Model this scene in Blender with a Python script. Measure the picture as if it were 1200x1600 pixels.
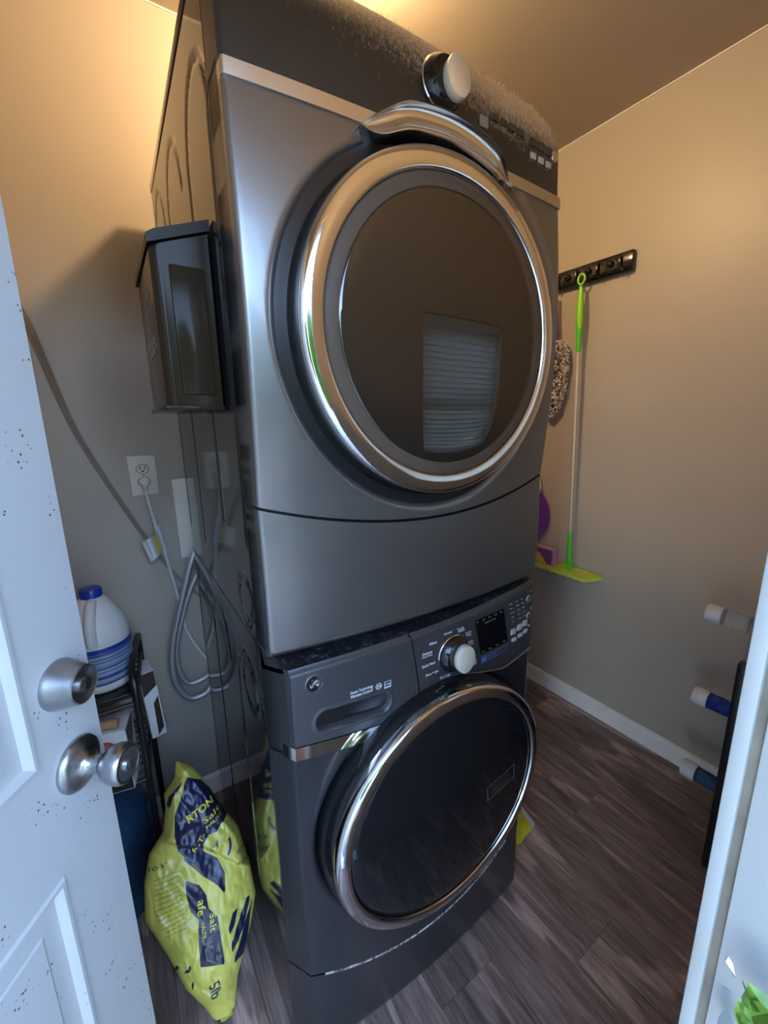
import bpy, bmesh, math, random
from mathutils import Vector, Matrix, noise
random.seed(7)
for o in list(bpy.data.objects): bpy.data.objects.remove(o)
SC = bpy.context.scene
COL = SC.collection
R = math.radians

# ------------------------------------------------------------------ camera
yaw, pit, rol = R(33.2514), R(12.3908), R(-.9699)
fwd = Vector((math.sin(yaw)*math.cos(pit), math.cos(yaw)*math.cos(pit), -math.sin(pit)))
rt = Vector((math.cos(yaw), -math.sin(yaw), 0)); up = rt.cross(fwd)
r2 = rt*math.cos(rol) + up*math.sin(rol); u2 = -rt*math.sin(rol) + up*math.cos(rol)
cam = bpy.data.objects.new('camera', bpy.data.cameras.new('camera')); COL.objects.link(cam)
cam.matrix_world = Matrix(((r2.x, u2.x, -fwd.x, -.1827), (r2.y, u2.y, -fwd.y, -.638), (r2.z, u2.z, -fwd.z, 1.3984), (0, 0, 0, 1)))
cam.data.sensor_fit = 'HORIZONTAL'; cam.data.sensor_width = 36; cam.data.lens = 36*651.1147/1200
cam.data.clip_start = .01
SC.camera = cam
# ------------------------------------------------------------------ sky and exposure
SKY = 3.6
LAMP = 690
SUN = 3.0
wd = bpy.data.worlds.new('sky'); SC.world = wd; wd.use_nodes = True
nt = wd.node_tree; nt.nodes.clear()
sky = nt.nodes.new('ShaderNodeTexSky'); sky.sky_type = 'NISHITA'; sky.sun_disc = False
sky.sun_elevation = R(50); sky.sun_rotation = R(10)
bg = nt.nodes.new('ShaderNodeBackground'); bg.inputs[1].default_value = SKY
ou = nt.nodes.new('ShaderNodeOutputWorld')
tint = nt.nodes.new('ShaderNodeMix'); tint.data_type = 'RGBA'; tint.blend_type = 'MULTIPLY'; tint.inputs[0].default_value = 1
tint.inputs[7].default_value = (1.0, 1.0, 1.0, 1)
nt.links.new(sky.outputs[0], tint.inputs[6]); nt.links.new(tint.outputs[2], bg.inputs[0]); nt.links.new(bg.outputs[0], ou.inputs[0])
sun = bpy.data.objects.new('sun', bpy.data.lights.new('sun', 'SUN')); COL.objects.link(sun)     # high behind the house: lights the yard and the trees
sun.data.energy = SUN; sun.data.angle = R(1); sun.data.color = (1, .95, .86)
sun.rotation_euler = Vector((-.1, -.64, -.77)).to_track_quat('-Z', 'Y').to_euler()
vs = SC.view_settings; vs.view_transform = 'Standard'; vs.look = 'None'; vs.gamma = 1; vs.exposure = 0
vs.use_curve_mapping = False

# ------------------------------------------------------------------ materials
class NT:
    """small helper around a node tree"""
    def __init__(s, name):
        s.m = bpy.data.materials.new(name); s.m.use_nodes = True
        s.t = s.m.node_tree; s.p = s.t.nodes['Principled BSDF']
    def n(s, kind, **kw):
        q = s.t.nodes.new('ShaderNode'+kind)
        for k, v in kw.items():
            if k.startswith('_'): setattr(q, k[1:], v)
            else: q.inputs[k].default_value = v
        return q
    def l(s, a, b): s.t.links.new(a, b)
    def co(s, scale=(1, 1, 1), kind='Object', rnd=False):
        c = s.n('TexCoord'); mp = s.n('Mapping'); mp.inputs['Scale'].default_value = scale
        s.l(c.outputs[kind], mp.inputs[0])
        if rnd:
            oi = s.n('ObjectInfo'); mu = s.n('Math', _operation='MULTIPLY'); mu.inputs[1].default_value = 37.
            s.l(oi.outputs['Random'], mu.inputs[0]); s.l(mu.outputs[0], mp.inputs['Location'])
        return mp.outputs[0]
    def ramp(s, fac, stops):
        r = s.n('ValToRGB'); e = r.color_ramp.elements
        while len(e) < len(stops): e.new(.5)
        for q, (p, c) in zip(e, stops): q.position = p; q.color = (*c, 1) if len(c) == 3 else c
        s.l(fac, r.inputs[0]); return r.outputs[0]
    def noise(s, co, scale, detail=3, rough=.5, dist=0):
        q = s.n('TexNoise', Scale=scale, Detail=detail, Roughness=rough, Distortion=dist); s.l(co, q.inputs['Vector']); return q.outputs['Fac']
    def bump(s, h, strength, dist=.001):
        b = s.n('Bump', Strength=strength, Distance=dist); s.l(h, b.inputs['Height']); s.l(b.outputs[0], s.p.inputs['Normal'])
    def mix(s, fac, a, b):
        q = s.n('Mix', _data_type='RGBA'); 
        if isinstance(fac, (int, float)): q.inputs[0].default_value = fac
        else: s.l(fac, q.inputs[0])
        for i, v in ((6, a), (7, b)):
            if isinstance(v, tuple): q.inputs[i].default_value = (*v, 1)
            else: s.l(v, q.inputs[i])
        return q.outputs[2]

def mat(name, col, rough=.5, metal=0, spec=.5, coat=0, var=0, vscale=30, bump=0, bscale=200, rvar=0, **kw):
    q = NT(name); p = q.p
    p.inputs['Base Color'].default_value = (*col, 1); p.inputs['Roughness'].default_value = rough
    p.inputs['Metallic'].default_value = metal; p.inputs['Specular IOR Level'].default_value = spec
    p.inputs['Coat Weight'].default_value = coat; p.inputs['Coat Roughness'].default_value = .06
    for k, v in kw.items(): p.inputs[k].default_value = v
    if var or rvar or bump: co = q.co()
    if var:
        f = q.noise(co, vscale, 4)
        q.l(q.ramp(f, [(.3, tuple(c*(1-var) for c in col)), (.7, tuple(min(1, c*(1+var)) for c in col))]), p.inputs['Base Color'])
    if rvar:
        f = q.noise(co, vscale*.6, 5, .6)
        q.l(q.ramp(f, [(.35, (rough,)*3), (.7, (min(1, rough+rvar),)*3)]), p.inputs['Roughness'])
    if bump: q.bump(q.noise(co, bscale, 3), bump)
    return q.m

M = {}
M['wall'] = mat('wall_paint', (.44, .38, .315), .42, var=.03, vscale=3, bump=.12, bscale=90)
M['ceiling'] = mat('ceiling_paint', (.46, .39, .30), .6, var=.03, vscale=3, bump=.12, bscale=90)
M['trim'] = mat('white_trim_paint', (.80, .76, .71), .4, var=.06, vscale=14)
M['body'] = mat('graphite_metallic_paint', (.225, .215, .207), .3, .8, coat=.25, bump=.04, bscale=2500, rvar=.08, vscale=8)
M['bodyshade'] = mat('shaded_graphite_paint', (.050, .051, .058), .27, .5, coat=.5, rvar=.1, vscale=8)  # graphite darkened in its colour for the weak light on the washer front
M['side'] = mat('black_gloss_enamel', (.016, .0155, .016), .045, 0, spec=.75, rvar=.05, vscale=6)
M['black'] = mat('black_plastic', (.012, .012, .013), .3)
M['blackgloss'] = mat('black_gloss_plastic', (.010, .010, .011), .08, rvar=.06, vscale=12)
M['chrome'] = mat('chrome', (.78, .77, .76), .05, 1, rvar=.05, vscale=18)
M['softchrome'] = mat('soft_chrome', (.70, .69, .67), .13, 1, rvar=.06, vscale=14)
M['satin'] = mat('satin_silver', (.62, .60, .57), .28, 1, rvar=.08, vscale=12)
M['console'] = mat('console_charcoal', (.085, .086, .092), .38, .5, bump=.03, bscale=1500)
M['washglass'] = mat('black_door_glass', (.010, .010, .012), .03, 0, spec=.35)
M['glass'] = mat('smoked_door_glass', (.017, .013, .010), .025, 0, spec=1.0)
M['glassrim'] = mat('smoked_glass_border', (.105, .075, .055), .35, 0, spec=.08)
M['ink'] = mat('white_print', (.75, .76, .78), .5)
M['inkdim'] = mat('grey_print', (.30, .30, .31), .5)
M['btn'] = mat('grey_button', (.55, .55, .54), .35, .3)
M['display'] = mat('display_window', (.006, .005, .005), .06)
M['cap'] = mat('satin_knob_cap', (.90, .84, .70), .22, .3)  # bright reflections on a silver cap are put into this pale base colour
M['door'] = None
M['nickel'] = mat('brushed_nickel', (.42, .42, .43), .27, 1, var=.15, vscale=25, rvar=.15)
M['nickeldark'] = mat('dark_nickel', (.13, .13, .135), .3, 1, rvar=.1)
M['almond'] = mat('ivory_plastic', (.74, .70, .60), .35, var=.03)
M['cord'] = mat('white_cord', (.66, .66, .64), .45, var=.08, vscale=40)
M['hose'] = mat('grey_braided_hose', (.50, .51, .52), .32, .55, bump=.5, bscale=900)
M['tan'] = mat('tan_cord', (.27, .22, .175), .55, var=.1)
M['bleach'] = mat('white_jug_plastic', (.74, .72, .68), .42, var=.03, **{'Subsurface Weight': .15, 'Subsurface Radius': (.02, .02, .02)})
M['bluecap'] = mat('blue_cap', (.015, .04, .30), .35)
M['wire'] = mat('black_coated_wire', (.013, .013, .014), .35)
M['carton'] = mat('white_carton', (.70, .69, .68), .45, var=.04)
M['cartondark'] = mat('dark_print', (.035, .022, .02), .4, var=.5, vscale=60)
M['redprint'] = mat('red_oval_print', (.42, .10, .07), .45, var=.35, vscale=90)
M['orangeprint'] = mat('orange_print', (.40, .14, .06), .45)
M['wood'] = mat('pale_wood', (.45, .27, .15), .5, var=.15, vscale=60)
M['waterblue'] = mat('blue_bottle_plastic', (.05, .13, .26), .12, 0, **{'Transmission Weight': .55, 'IOR': 1.25})
M['clearbottle'] = mat('clear_bottle_plastic', (.86, .92, .96), .07, 0, **{'Transmission Weight': .9, 'IOR': 1.2})
M['navybottle'] = mat('deep_blue_bottle_plastic', (.03, .07, .40), .1, 0, **{'Transmission Weight': .5, 'IOR': 1.25})
M['capwhite'] = mat('white_bottle_cap', (.74, .71, .70), .45)
M['lime'] = mat('lime_green_plastic', (.36, .80, .04), .38)
M['green'] = mat('green_plastic', (.10, .60, .04), .38)
M['moppad'] = mat('yellow_green_mop_plate', (.72, .68, .09), .5, var=.15, vscale=50)
M['pole'] = mat('cream_pole', (.68, .60, .50), .3, .35)
M['purple'] = mat('purple_plastic', (.16, .035, .36), .4)
M['pinkcard'] = mat('pink_card', (.62, .26, .52), .45)
M['violetcard'] = mat('violet_card', (.20, .08, .24), .45)
M['orangecard'] = mat('orange_card', (.85, .50, .14), .5)
M['yellowbag'] = mat('yellow_plastic_film', (.80, .70, .02), .3, var=.1)
M['whitefilm'] = mat('white_plastic_film', (.75, .75, .75), .3)
def m_slat():
    q = NT('white_blind_slat'); q.p.inputs['Base Color'].default_value = (.80, .79, .76, 1); q.p.inputs['Roughness'].default_value = .4
    t = q.n('BsdfTranslucent'); t.inputs[0].default_value = (.8, .78, .72, 1); mx = q.n('MixShader'); mx.inputs[0].default_value = .65
    q.l(q.p.outputs[0], mx.inputs[1]); q.l(t.outputs[0], mx.inputs[2]); q.l(mx.outputs[0], q.t.nodes['Material Output'].inputs[0]); return q.m
M['slat'] = m_slat()
M['concrete'] = mat('porch_concrete', (.2, .195, .18), .8, var=.2, vscale=8)
M['eave'] = mat('added_eave_paint', (.55, .55, .53), .6, var=.1)
M['bark'] = mat('bark', (.12, .09, .06), .8, var=.3)
M['leaf'] = mat('tree_leaf', (.045, .11, .02), .5, var=.5, vscale=2.5)
M['sprigleaf'] = mat('bright_leaf', (.13, .24, .03), .45, var=.3, vscale=60)
M['greyleaf'] = mat('grey_leaf', (.12, .15, .16), .5)
M['terracotta'] = mat('terracotta', (.35, .16, .09), .7, var=.2)
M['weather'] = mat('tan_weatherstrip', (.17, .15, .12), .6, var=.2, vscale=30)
M['label'] = mat('silver_label', (.60, .60, .58), .35, .15)
M['yellowink'] = mat('yellow_print', (.72, .60, .05), .5)
M['sticker'] = mat('faint_sticker_print', (.085, .055, .04), .3)
M['navyfilm'] = mat('navy_film', (.02, .025, .09), .3)
M['oliveink'] = mat('olive_print', (.24, .23, .03), .5)
M['binblack'] = mat('satin_black_plastic', (.026, .017, .010), .16, spec=.09)
M['binlid'] = mat('dull_black_plastic', (.018, .014, .011), .4, spec=.2)
M['fuzz'] = mat('lint_fuzz', (.62, .52, .40), .95)
M['porcelain'] = mat('porcelain', (.75, .73, .68), .3)
q = NT('lamp_glow'); q.p.inputs['Base Color'].default_value = (1, .9, .7, 1)
q.p.inputs['Emission Color'].default_value = (1, .68, .34, 1); q.p.inputs['Emission Strength'].default_value = LAMP; M['glow'] = q.m

def m_door():
    q = NT('white_door_enamel'); co = q.co()
    big = q.noise(co, 3.2, 3, .6)
    v = q.n('TexVoronoi', Scale=140.); q.l(co, v.inputs['Vector'])
    sp = q.ramp(v.outputs['Distance'], [(.14, (1,)*3), (.26, (0,)*3)])
    cl = q.ramp(q.noise(co, 15, 2, .5, .3), [(.57, (0,)*3), (.61, (1,)*3)])
    m1 = q.n('Math', _operation='MULTIPLY'); q.l(sp, m1.inputs[0]); q.l(cl, m1.inputs[1])
    smu = q.ramp(q.noise(q.co((14, 14, 5)), 1.4, 5, .7, .6), [(.66, (0,)*3), (.80, (.55,)*3)])
    c = q.mix(big, (.53, .53, .53), (.62, .62, .62))
    c = q.mix(smu, c, (.34, .33, .32)); c = q.mix(m1.outputs[0], c, (.02, .018, .016))
    q.l(c, q.p.inputs['Base Color']); q.p.inputs['Roughness'].default_value = .42
    q.bump(q.noise(co, 70, 3), .06); return q.m
M['door'] = m_door()

def m_floor():
    q = NT('dark_vinyl_wood'); co = q.co((1, .13, 1), rnd=True)
    g = q.noise(co, 15, 7, .62, 2.6); fine = q.noise(q.co((1, .03, 1), rnd=True), 190, 3, .6); big = q.noise(q.co((1, .4, 1), rnd=True), 4, 3, .5)
    w = q.n('TexWave', _wave_type='RINGS', _rings_direction='X', Scale=3.2, Distortion=11., Detail=3.); w.inputs['Detail Scale'].default_value = 1.4; q.l(q.co((1.6, .22, 1), rnd=True), w.inputs['Vector'])
    a = q.ramp(g, [(.30, (.13, .085, .070)), (.50, (.26, .178, .150)), (.62, (.33, .232, .198)), (.74, (.44, .33, .285))])
    lines = q.ramp(w.outputs['Fac'], [(.80, (1,)*3), (.92, (1.75,)*3)]); b = q.ramp(fine, [(.35, (.72,)*3), (.65, (1.12,)*3)]); c = q.ramp(big, [(.35, (.8,)*3), (.65, (1.15,)*3)])
    oi = q.n('ObjectInfo'); t = q.ramp(oi.outputs['Random'], [(0, (.88,)*3), (1, (1.15,)*3)])
    for x in (lines, b, c, t):
        m2 = q.n('Mix', _data_type='RGBA', _blend_type='MULTIPLY'); m2.inputs[0].default_value = 1; q.l(a, m2.inputs[6]); q.l(x, m2.inputs[7]); a = m2.outputs[2]
    q.l(a, q.p.inputs['Base Color']); q.p.inputs['Roughness'].default_value = .45; q.bump(g, .2, .002); return q.m
M['floor'] = m_floor()

def m_bag():
    q = NT('salt_bag_film'); at = q.n('Attribute', _attribute_name='ink')
    f = q.ramp(at.outputs['Fac'], [(.48, (0,)*3), (.52, (1,)*3)])
    y = q.ramp(q.noise(q.co(), 14, 4), [(.3, (.50, .47, .085)), (.7, (.66, .61, .13))])
    q.l(q.mix(f, y, (.014, .017, .055)), q.p.inputs['Base Color']); q.p.inputs['Roughness'].default_value = .3
    q.bump(q.noise(q.co(), 60, 4), .25, .004); return q.m
M['bag'] = m_bag()

def m_dust():
    """charcoal console under a coat of lint, thickest along its top edge and towards its right"""
    q = NT('linty_console_charcoal'); co = q.co(); sx = q.n('SeparateXYZ'); q.l(q.co((1, 1, 1)), sx.inputs[0])
    mz = q.n('MapRange'); q.l(sx.outputs['Z'], mz.inputs[0])
    for i, v in enumerate((.87, 1.02, 0, .75)): mz.inputs[i+1].default_value = v
    mx_ = q.n('MapRange'); q.l(sx.outputs['X'], mx_.inputs[0])
    for i, v in enumerate((.05, .5, .25, 1.)): mx_.inputs[i+1].default_value = v
    mu = q.n('Math', _operation='MULTIPLY'); q.l(mz.outputs[0], mu.inputs[0]); q.l(mx_.outputs[0], mu.inputs[1])
    n1 = q.noise(q.co((1, 1, .45)), 210, 6, .75, 1.); ad = q.n('Math', _operation='ADD'); q.l(mu.outputs[0], ad.inputs[0]); q.l(n1, ad.inputs[1])
    f = q.ramp(ad.outputs[0], [(.70, (0,)*3), (1.02, (1,)*3)])
    q.l(q.mix(f, (.055, .052, .05), (.58, .49, .38)), q.p.inputs['Base Color'])
    q.l(q.ramp(f, [(0, (.36,)*3), (1, (.9,)*3)]), q.p.inputs['Roughness'])
    q.l(q.ramp(f, [(0, (.5,)*3), (.5, (0,)*3)]), q.p.inputs['Metallic']); q.bump(n1, .25, .002); return q.m
M['dust'] = m_dust()

def m_scuff(name, col, base, scale, lo, hi):
    q = NT(name); f = q.ramp(q.noise(q.co((1, 1, 2.5)), scale, 7, .75, 1.2), [(lo, (0,)*3), (hi, (1,)*3)])
    q.l(q.mix(f, base, col), q.p.inputs['Base Color']); q.p.inputs['Roughness'].default_value = .4; return q.m
M['scuff'] = m_scuff('scuffed_edge_paint', (.62, .58, .54), (.05, .05, .055), 60, .44, .56)
M['dustytop'] = m_scuff('dusty_black_plastic', (.17, .18, .21), (.008, .008, .010), 45, .52, .85)

def m_duster():
    q = NT('mottled_chenille'); v = q.n('TexVoronoi', Scale=230.); q.l(q.co(), v.inputs['Vector'])
    q.l(q.ramp(v.outputs['Color'], [(.3, (.13, .10, .15)), (.45, (.55, .48, .44)), (.7, (.78, .70, .63))]), q.p.inputs['Base Color'])
    q.p.inputs['Roughness'].default_value = .95; return q.m
M['duster'] = m_duster()

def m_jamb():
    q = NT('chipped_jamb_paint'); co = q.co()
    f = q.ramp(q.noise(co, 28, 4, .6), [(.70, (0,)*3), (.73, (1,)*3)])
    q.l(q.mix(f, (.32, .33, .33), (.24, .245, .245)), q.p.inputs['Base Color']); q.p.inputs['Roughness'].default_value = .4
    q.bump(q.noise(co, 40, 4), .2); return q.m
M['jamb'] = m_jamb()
M['jug_label'] = None
def m_stripe():
    q = NT('blue_striped_label'); sx = q.n('SeparateXYZ'); q.l(q.co(), sx.inputs[0])
    w = q.n('TexNoise', Scale=1., Detail=2.); w.noise_dimensions = '1D'
    mu = q.n('Math', _operation='MULTIPLY'); mu.inputs[1].default_value = 110; q.l(sx.outputs['Z'], mu.inputs[0]); q.l(mu.outputs[0], w.inputs['W'])
    q.l(q.ramp(w.outputs['Fac'], [(.42, (.02, .04, .16)), (.49, (.20, .28, .44)), (.62, (.36, .43, .54))]), q.p.inputs['Base Color'])
    q.p.inputs['Roughness'].default_value = .35; return q.m
M['jug_label'] = m_stripe()
q = NT('window_glass'); q.p.inputs['Transmission Weight'].default_value = 1; q.p.inputs['Roughness'].default_value = 0; q.p.inputs['IOR'].default_value = 1.02; M['pane'] = q.m

# ------------------------------------------------------------------ mesh helpers
ORG = {}
def empty(name, loc=(0, 0, 0), rz=0):
    o = bpy.data.objects.new(name, None); COL.objects.link(o); o.location = loc; o.rotation_euler = (0, 0, rz)
    o.empty_display_size = .05; ORG[o] = Vector(loc) if rz == 0 else Vector(loc); return o
def tag(o, label=None, cat=None, group=None, kind=None):
    for k, v in (('label', label), ('category', cat), ('group', group), ('kind', kind)):
        if v: o[k] = v
    return o
def thing(name, label, cat, loc=(0, 0, 0), rz=0, group=None): return tag(empty(name, loc, rz), label, cat, group)

class MB:
    def __init__(s): s.v = []; s.f = []
    def add(s, vs, fs):
        o = len(s.v); s.v += [tuple(v) for v in vs]; s.f += [tuple(i+o for i in f) for f in fs]; return s
    def box(s, x0, x1, y0, y1, z0, z1, b=0, m=None):
        x0, x1 = sorted((x0, x1)); y0, y1 = sorted((y0, y1)); z0, z1 = sorted((z0, z1))
        if b <= 0:
            vs = [(x, y, z) for x in (x0, x1) for y in (y0, y1) for z in (z0, z1)]
            fs = [(0, 1, 3, 2), (4, 6, 7, 5), (0, 4, 5, 1), (2, 3, 7, 6), (0, 2, 6, 4), (1, 5, 7, 3)]
        else:
            bm = bmesh.new(); bmesh.ops.create_cube(bm, size=1)
            for v in bm.verts: v.co = ((x0+x1)/2+v.co.x*(x1-x0), (y0+y1)/2+v.co.y*(y1-y0), (z0+z1)/2+v.co.z*(z1-z0))
            bmesh.ops.bevel(bm, geom=list(bm.edges), offset=b, segments=3 if b > .004 else 2, profile=.5, affect='EDGES')
            bm.verts.index_update(); vs = [v.co.copy() for v in bm.verts]; fs = [tuple(v.index for v in f.verts) for f in bm.faces]; bm.free()
        if m: vs = [m @ Vector(v) for v in vs]
        return s.add(vs, fs)
    def tube(s, pts, r, n=10, closed=False, cap=True):
        pts = [Vector(p) for p in pts]; N = len(pts); rr = r if isinstance(r, (list, tuple)) else [r]*N
        nrm = None; vs = []
        for i, p in enumerate(pts):
            if closed: t = pts[(i+1) % N]-pts[i-1]
            else: t = pts[min(i+1, N-1)]-pts[max(i-1, 0)]
            t.normalize()
            if nrm is None: nrm = t.orthogonal().normalized()
            nrm = (nrm-t*nrm.dot(t)).normalized(); b = t.cross(nrm)
            for k in range(n):
                a = 2*math.pi*k/n; vs.append(p+(nrm*math.cos(a)+b*math.sin(a))*rr[i])
        fs = []
        for i in range(N if closed else N-1):
            j = (i+1) % N
            for k in range(n): fs.append((i*n+k, i*n+(k+1) % n, j*n+(k+1) % n, j*n+k))
        if cap and not closed: fs += [tuple(reversed(range(n))), tuple(range((N-1)*n, N*n))]
        return s.add(vs, fs)
    def lathe(s, prof, n=48, m=Matrix(), sx=1, sy=1, cap=True):
        """prof: (radius, height) about the local z axis"""
        vs = []; fs = []
        for r, h in prof:
            for k in range(n):
                a = 2*math.pi*k/n; vs.append(m @ Vector((r*sx*math.cos(a), r*sy*math.sin(a), h)))
        for i in range(len(prof)-1):
            for k in range(n): fs.append((i*n+k, i*n+(k+1) % n, (i+1)*n+(k+1) % n, (i+1)*n+k))
        if cap: fs += [tuple(reversed(range(n))), tuple(range((len(prof)-1)*n, len(prof)*n))]
        return s.add(vs, fs)
    def grid(s, fn, nu, nv):
        vs = [fn(i/nu, j/nv) for j in range(nv+1) for i in range(nu+1)]; w = nu+1
        return s.add(vs, [(j*w+i, j*w+i+1, (j+1)*w+i+1, (j+1)*w+i) for j in range(nv) for i in range(nu)])
    def prism(s, poly, fn0, fn1):
        n = len(poly); vs = [fn0(*p) for p in poly]+[fn1(*p) for p in poly]
        return s.add(vs, [tuple(reversed(range(n))), tuple(range(n, 2*n))]+[(i, (i+1) % n, n+(i+1) % n, n+i) for i in range(n)])
    def build(s, name, m, parent=None, smooth=35, off=None):
        me = bpy.data.meshes.new(name); o_ = off if off is not None else (abs_org(parent) if parent else Vector((0, 0, 0)))
        me.from_pydata([(v[0]-o_[0], v[1]-o_[1], v[2]-o_[2]) for v in s.v], [], s.f)
        bm = bmesh.new(); bm.from_mesh(me); bmesh.ops.recalc_face_normals(bm, faces=bm.faces); bm.to_mesh(me); bm.free()
        if smooth:
            me.shade_smooth(); me.set_sharp_from_angle(angle=R(smooth))
        me.materials.append(M[m] if isinstance(m, str) else m)
        o = bpy.data.objects.new(name, me); COL.objects.link(o)
        if parent: o.parent = parent; ORG[o] = Vector((0, 0, 0))
        return o
class WB(MB):
    """each word or mark added becomes a part of its own"""
    def add(s, vs, fs):
        m = MB(); m.add(vs, fs); s.v.append(m); return s
    def build(s, name, m, parent=None, smooth=0, off=None):
        for q_ in s.v: o = q_.build(name, m, parent, smooth, off)
        return o
def abs_org(o):
    v = Vector((0, 0, 0))
    while o is not None: v = v+ORG.get(o, Vector((0, 0, 0))); o = o.parent
    return v
def struct(mb, name, m, smooth=0): return tag(mb.build(name, m, smooth=smooth), kind='structure')
def single(mb, name, m, label, cat, group=None, smooth=35, base=None):
    """a thing that is one mesh, its origin at its base"""
    if base is None:
        xs, ys, zs = zip(*[tuple(v) for v in mb.v]); base = ((min(xs)+max(xs))/2, (min(ys)+max(ys))/2, min(zs))
    o = mb.build(name, m, smooth=smooth, off=base); o.location = base; ORG[o] = Vector(base)
    return tag(o, label, cat, group)
def spline(P, k=8, closed=False):
    P = [Vector(p) for p in P]; out = []; N = len(P)
    for i in range(N if closed else N-1):
        g = lambda j: P[j % N] if closed else P[max(0, min(N-1, j))]
        a, b, c, d = g(i-1), g(i), g(i+1), g(i+2)
        for j in range(k):
            t = j/k; out.append(.5*((2*b)+(c-a)*t+(2*a-5*b+4*c-d)*t*t+(3*b-a-3*c+d)*t**3))
    if not closed: out.append(P[-1])
    return out
def lerp(L, x):
    if x <= L[0][0]: return L[0][1]
    for (a, p), (b, q_) in zip(L, L[1:]):
        if x <= b: return p+(q_-p)*(x-a)/(b-a)
    return L[-1][1]
def sst(a, b, x):
    t = max(0, min(1, (x-a)/(b-a))); return t*t*(3-2*t)
TXT = {}
def text2d(s, size, align='LEFT', shear=0, bold=0):
    k = (s, align, shear, bold)
    if k not in TXT:
        cu = bpy.data.curves.new('t', 'FONT'); cu.body = s; cu.align_x = align; cu.shear = shear; cu.resolution_u = 2; cu.offset = bold
        o = bpy.data.objects.new('t', cu); COL.objects.link(o); bpy.context.view_layer.update()
        me = bpy.data.meshes.new_from_object(o.evaluated_get(bpy.context.evaluated_depsgraph_get()))
        TXT[k] = ([tuple(v.co) for v in me.vertices], [tuple(p.vertices) for p in me.polygons])
        bpy.data.objects.remove(o); bpy.data.meshes.remove(me); bpy.data.curves.remove(cu)
    v, f = TXT[k]; return [(a*size, b*size) for a, b, c in v], f
def refine(v, f, L, stretch):
    bm = bmesh.new(); vs = [bm.verts.new((a, b, 0)) for a, b in v]
    for q_ in f:
        try: bm.faces.new([vs[i] for i in q_])
        except ValueError: pass
    for k in range(3):
        bmesh.ops.triangulate(bm, faces=bm.faces)
        E_ = [e for e in bm.edges if math.hypot((e.verts[0].co.x-e.verts[1].co.x)*stretch, e.verts[0].co.y-e.verts[1].co.y) > L]
        if not E_: break
        bmesh.ops.subdivide_edges(bm, edges=E_, cuts=1)
    bmesh.ops.triangulate(bm, faces=bm.faces); bm.verts.index_update()
    out = [(q_.co.x, q_.co.y) for q_ in bm.verts], [tuple(q_.index for q_ in g.verts) for g in bm.faces]; bm.free(); return out
def write(mb, s, size, fn, at, d=(1, 0), align='LEFT', shear=0, stretch=1, bold=.022, fine=0):
    v, f = text2d(s, size, align, shear, bold); l = math.hypot(*d); c, n = d[0]/l, d[1]/l
    if fine: v, f = refine(v, f, fine, stretch)
    mb.add([fn(at[0]+(a*stretch)*c-b*n, at[1]+(a*stretch)*n+b*c) for a, b in v], f)
def rect(mb, fn, x0, x1, z0, z1, n=4):
    mb.grid(lambda u, v: fn(x0+(x1-x0)*u, z0+(z1-z0)*v), n, n)
def frame(mb_, fn, x0, x1, z0, z1, w):
    mb = MB(); rect(mb, fn, x0, x1, z0, z0+w); rect(mb, fn, x0, x1, z1-w, z1); rect(mb, fn, x0, x0+w, z0, z1); rect(mb, fn, x1-w, x1, z0, z1); mb_.add(mb.v, mb.f)
def ringdec(mb, fn, cx, cz, r0, r1, n=28, sx=1):
    vs = []
    for k in range(n):
        a = 2*math.pi*k/n
        vs += [fn(cx+r0*sx*math.cos(a), cz+r0*math.sin(a)), fn(cx+r1*sx*math.cos(a), cz+r1*math.sin(a))]
    mb.add(vs, [(2*k, 2*k+1, (2*k+3) % (2*n), (2*k+2) % (2*n)) for k in range(n)])
AY = Matrix(((1, 0, 0, 0), (0, 0, -1, 0), (0, 1, 0, 0), (0, 0, 0, 1)))     # lathe axis z -> -y

# ================================================================== STRUCTURE
YB, XR, XL, YF, YO, ZC = .87, 1.605, -.75, -.575, -.69, 2.516
DX0, DX1, DZ = -.68, .10, 2.05            # doorway
WX0, WX1, WZ0, WZ1 = .62, 1.06, 1.16, 1.72  # window in the front wall
T = .1
fl = MB().box(XL-T, XR+T, YO, YB+T, -.06, -.012).build('floor', 'black', smooth=0); tag(fl, kind='structure')
pw = .178; i = 0; x = XL
while x < XR-.001:
    x1 = min(x+pw, XR); y = YF; first = [.9, .35, 1.2, .6, .15, 1.05, .48][i % 7]
    while y < YB-.001:
        y1 = min(y+first, YB)
        MB().box(x+.0004, x1-.0004, y+.0004, y1-.0004, -.012, random.uniform(-.0003, 0), .0006).build('plank', 'floor', fl, smooth=0)
        y = y1; first = 1.22
    x = x1; i += 1
struct(MB().box(XL-T, XR+T, YB, YB+T, 0, ZC), 'wall_back', 'wall')
struct(MB().box(XR, XR+T, YO, YB, 0, ZC), 'wall_right', 'wall')
struct(MB().box(XL-T, XL, YO, YB, 0, ZC), 'wall_left', 'wall')
wf = MB()
wf.box(XL, DX0-.02, YO, YF, 0, ZC).box(DX0-.02, DX1+.02, YO, YF, DZ+.02, ZC)
wf.box(DX1+.02, WX0, YO, YF, 0, ZC).box(WX1, XR, YO, YF, 0, ZC).box(WX0, WX1, YO, YF, 0, WZ0).box(WX0, WX1, YO, YF, WZ1, ZC)
struct(wf, 'wall_front', 'wall')
struct(MB().box(XL-T, XR+T, YO, YB+T, ZC, ZC+.1), 'ceiling', 'ceiling')
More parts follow.
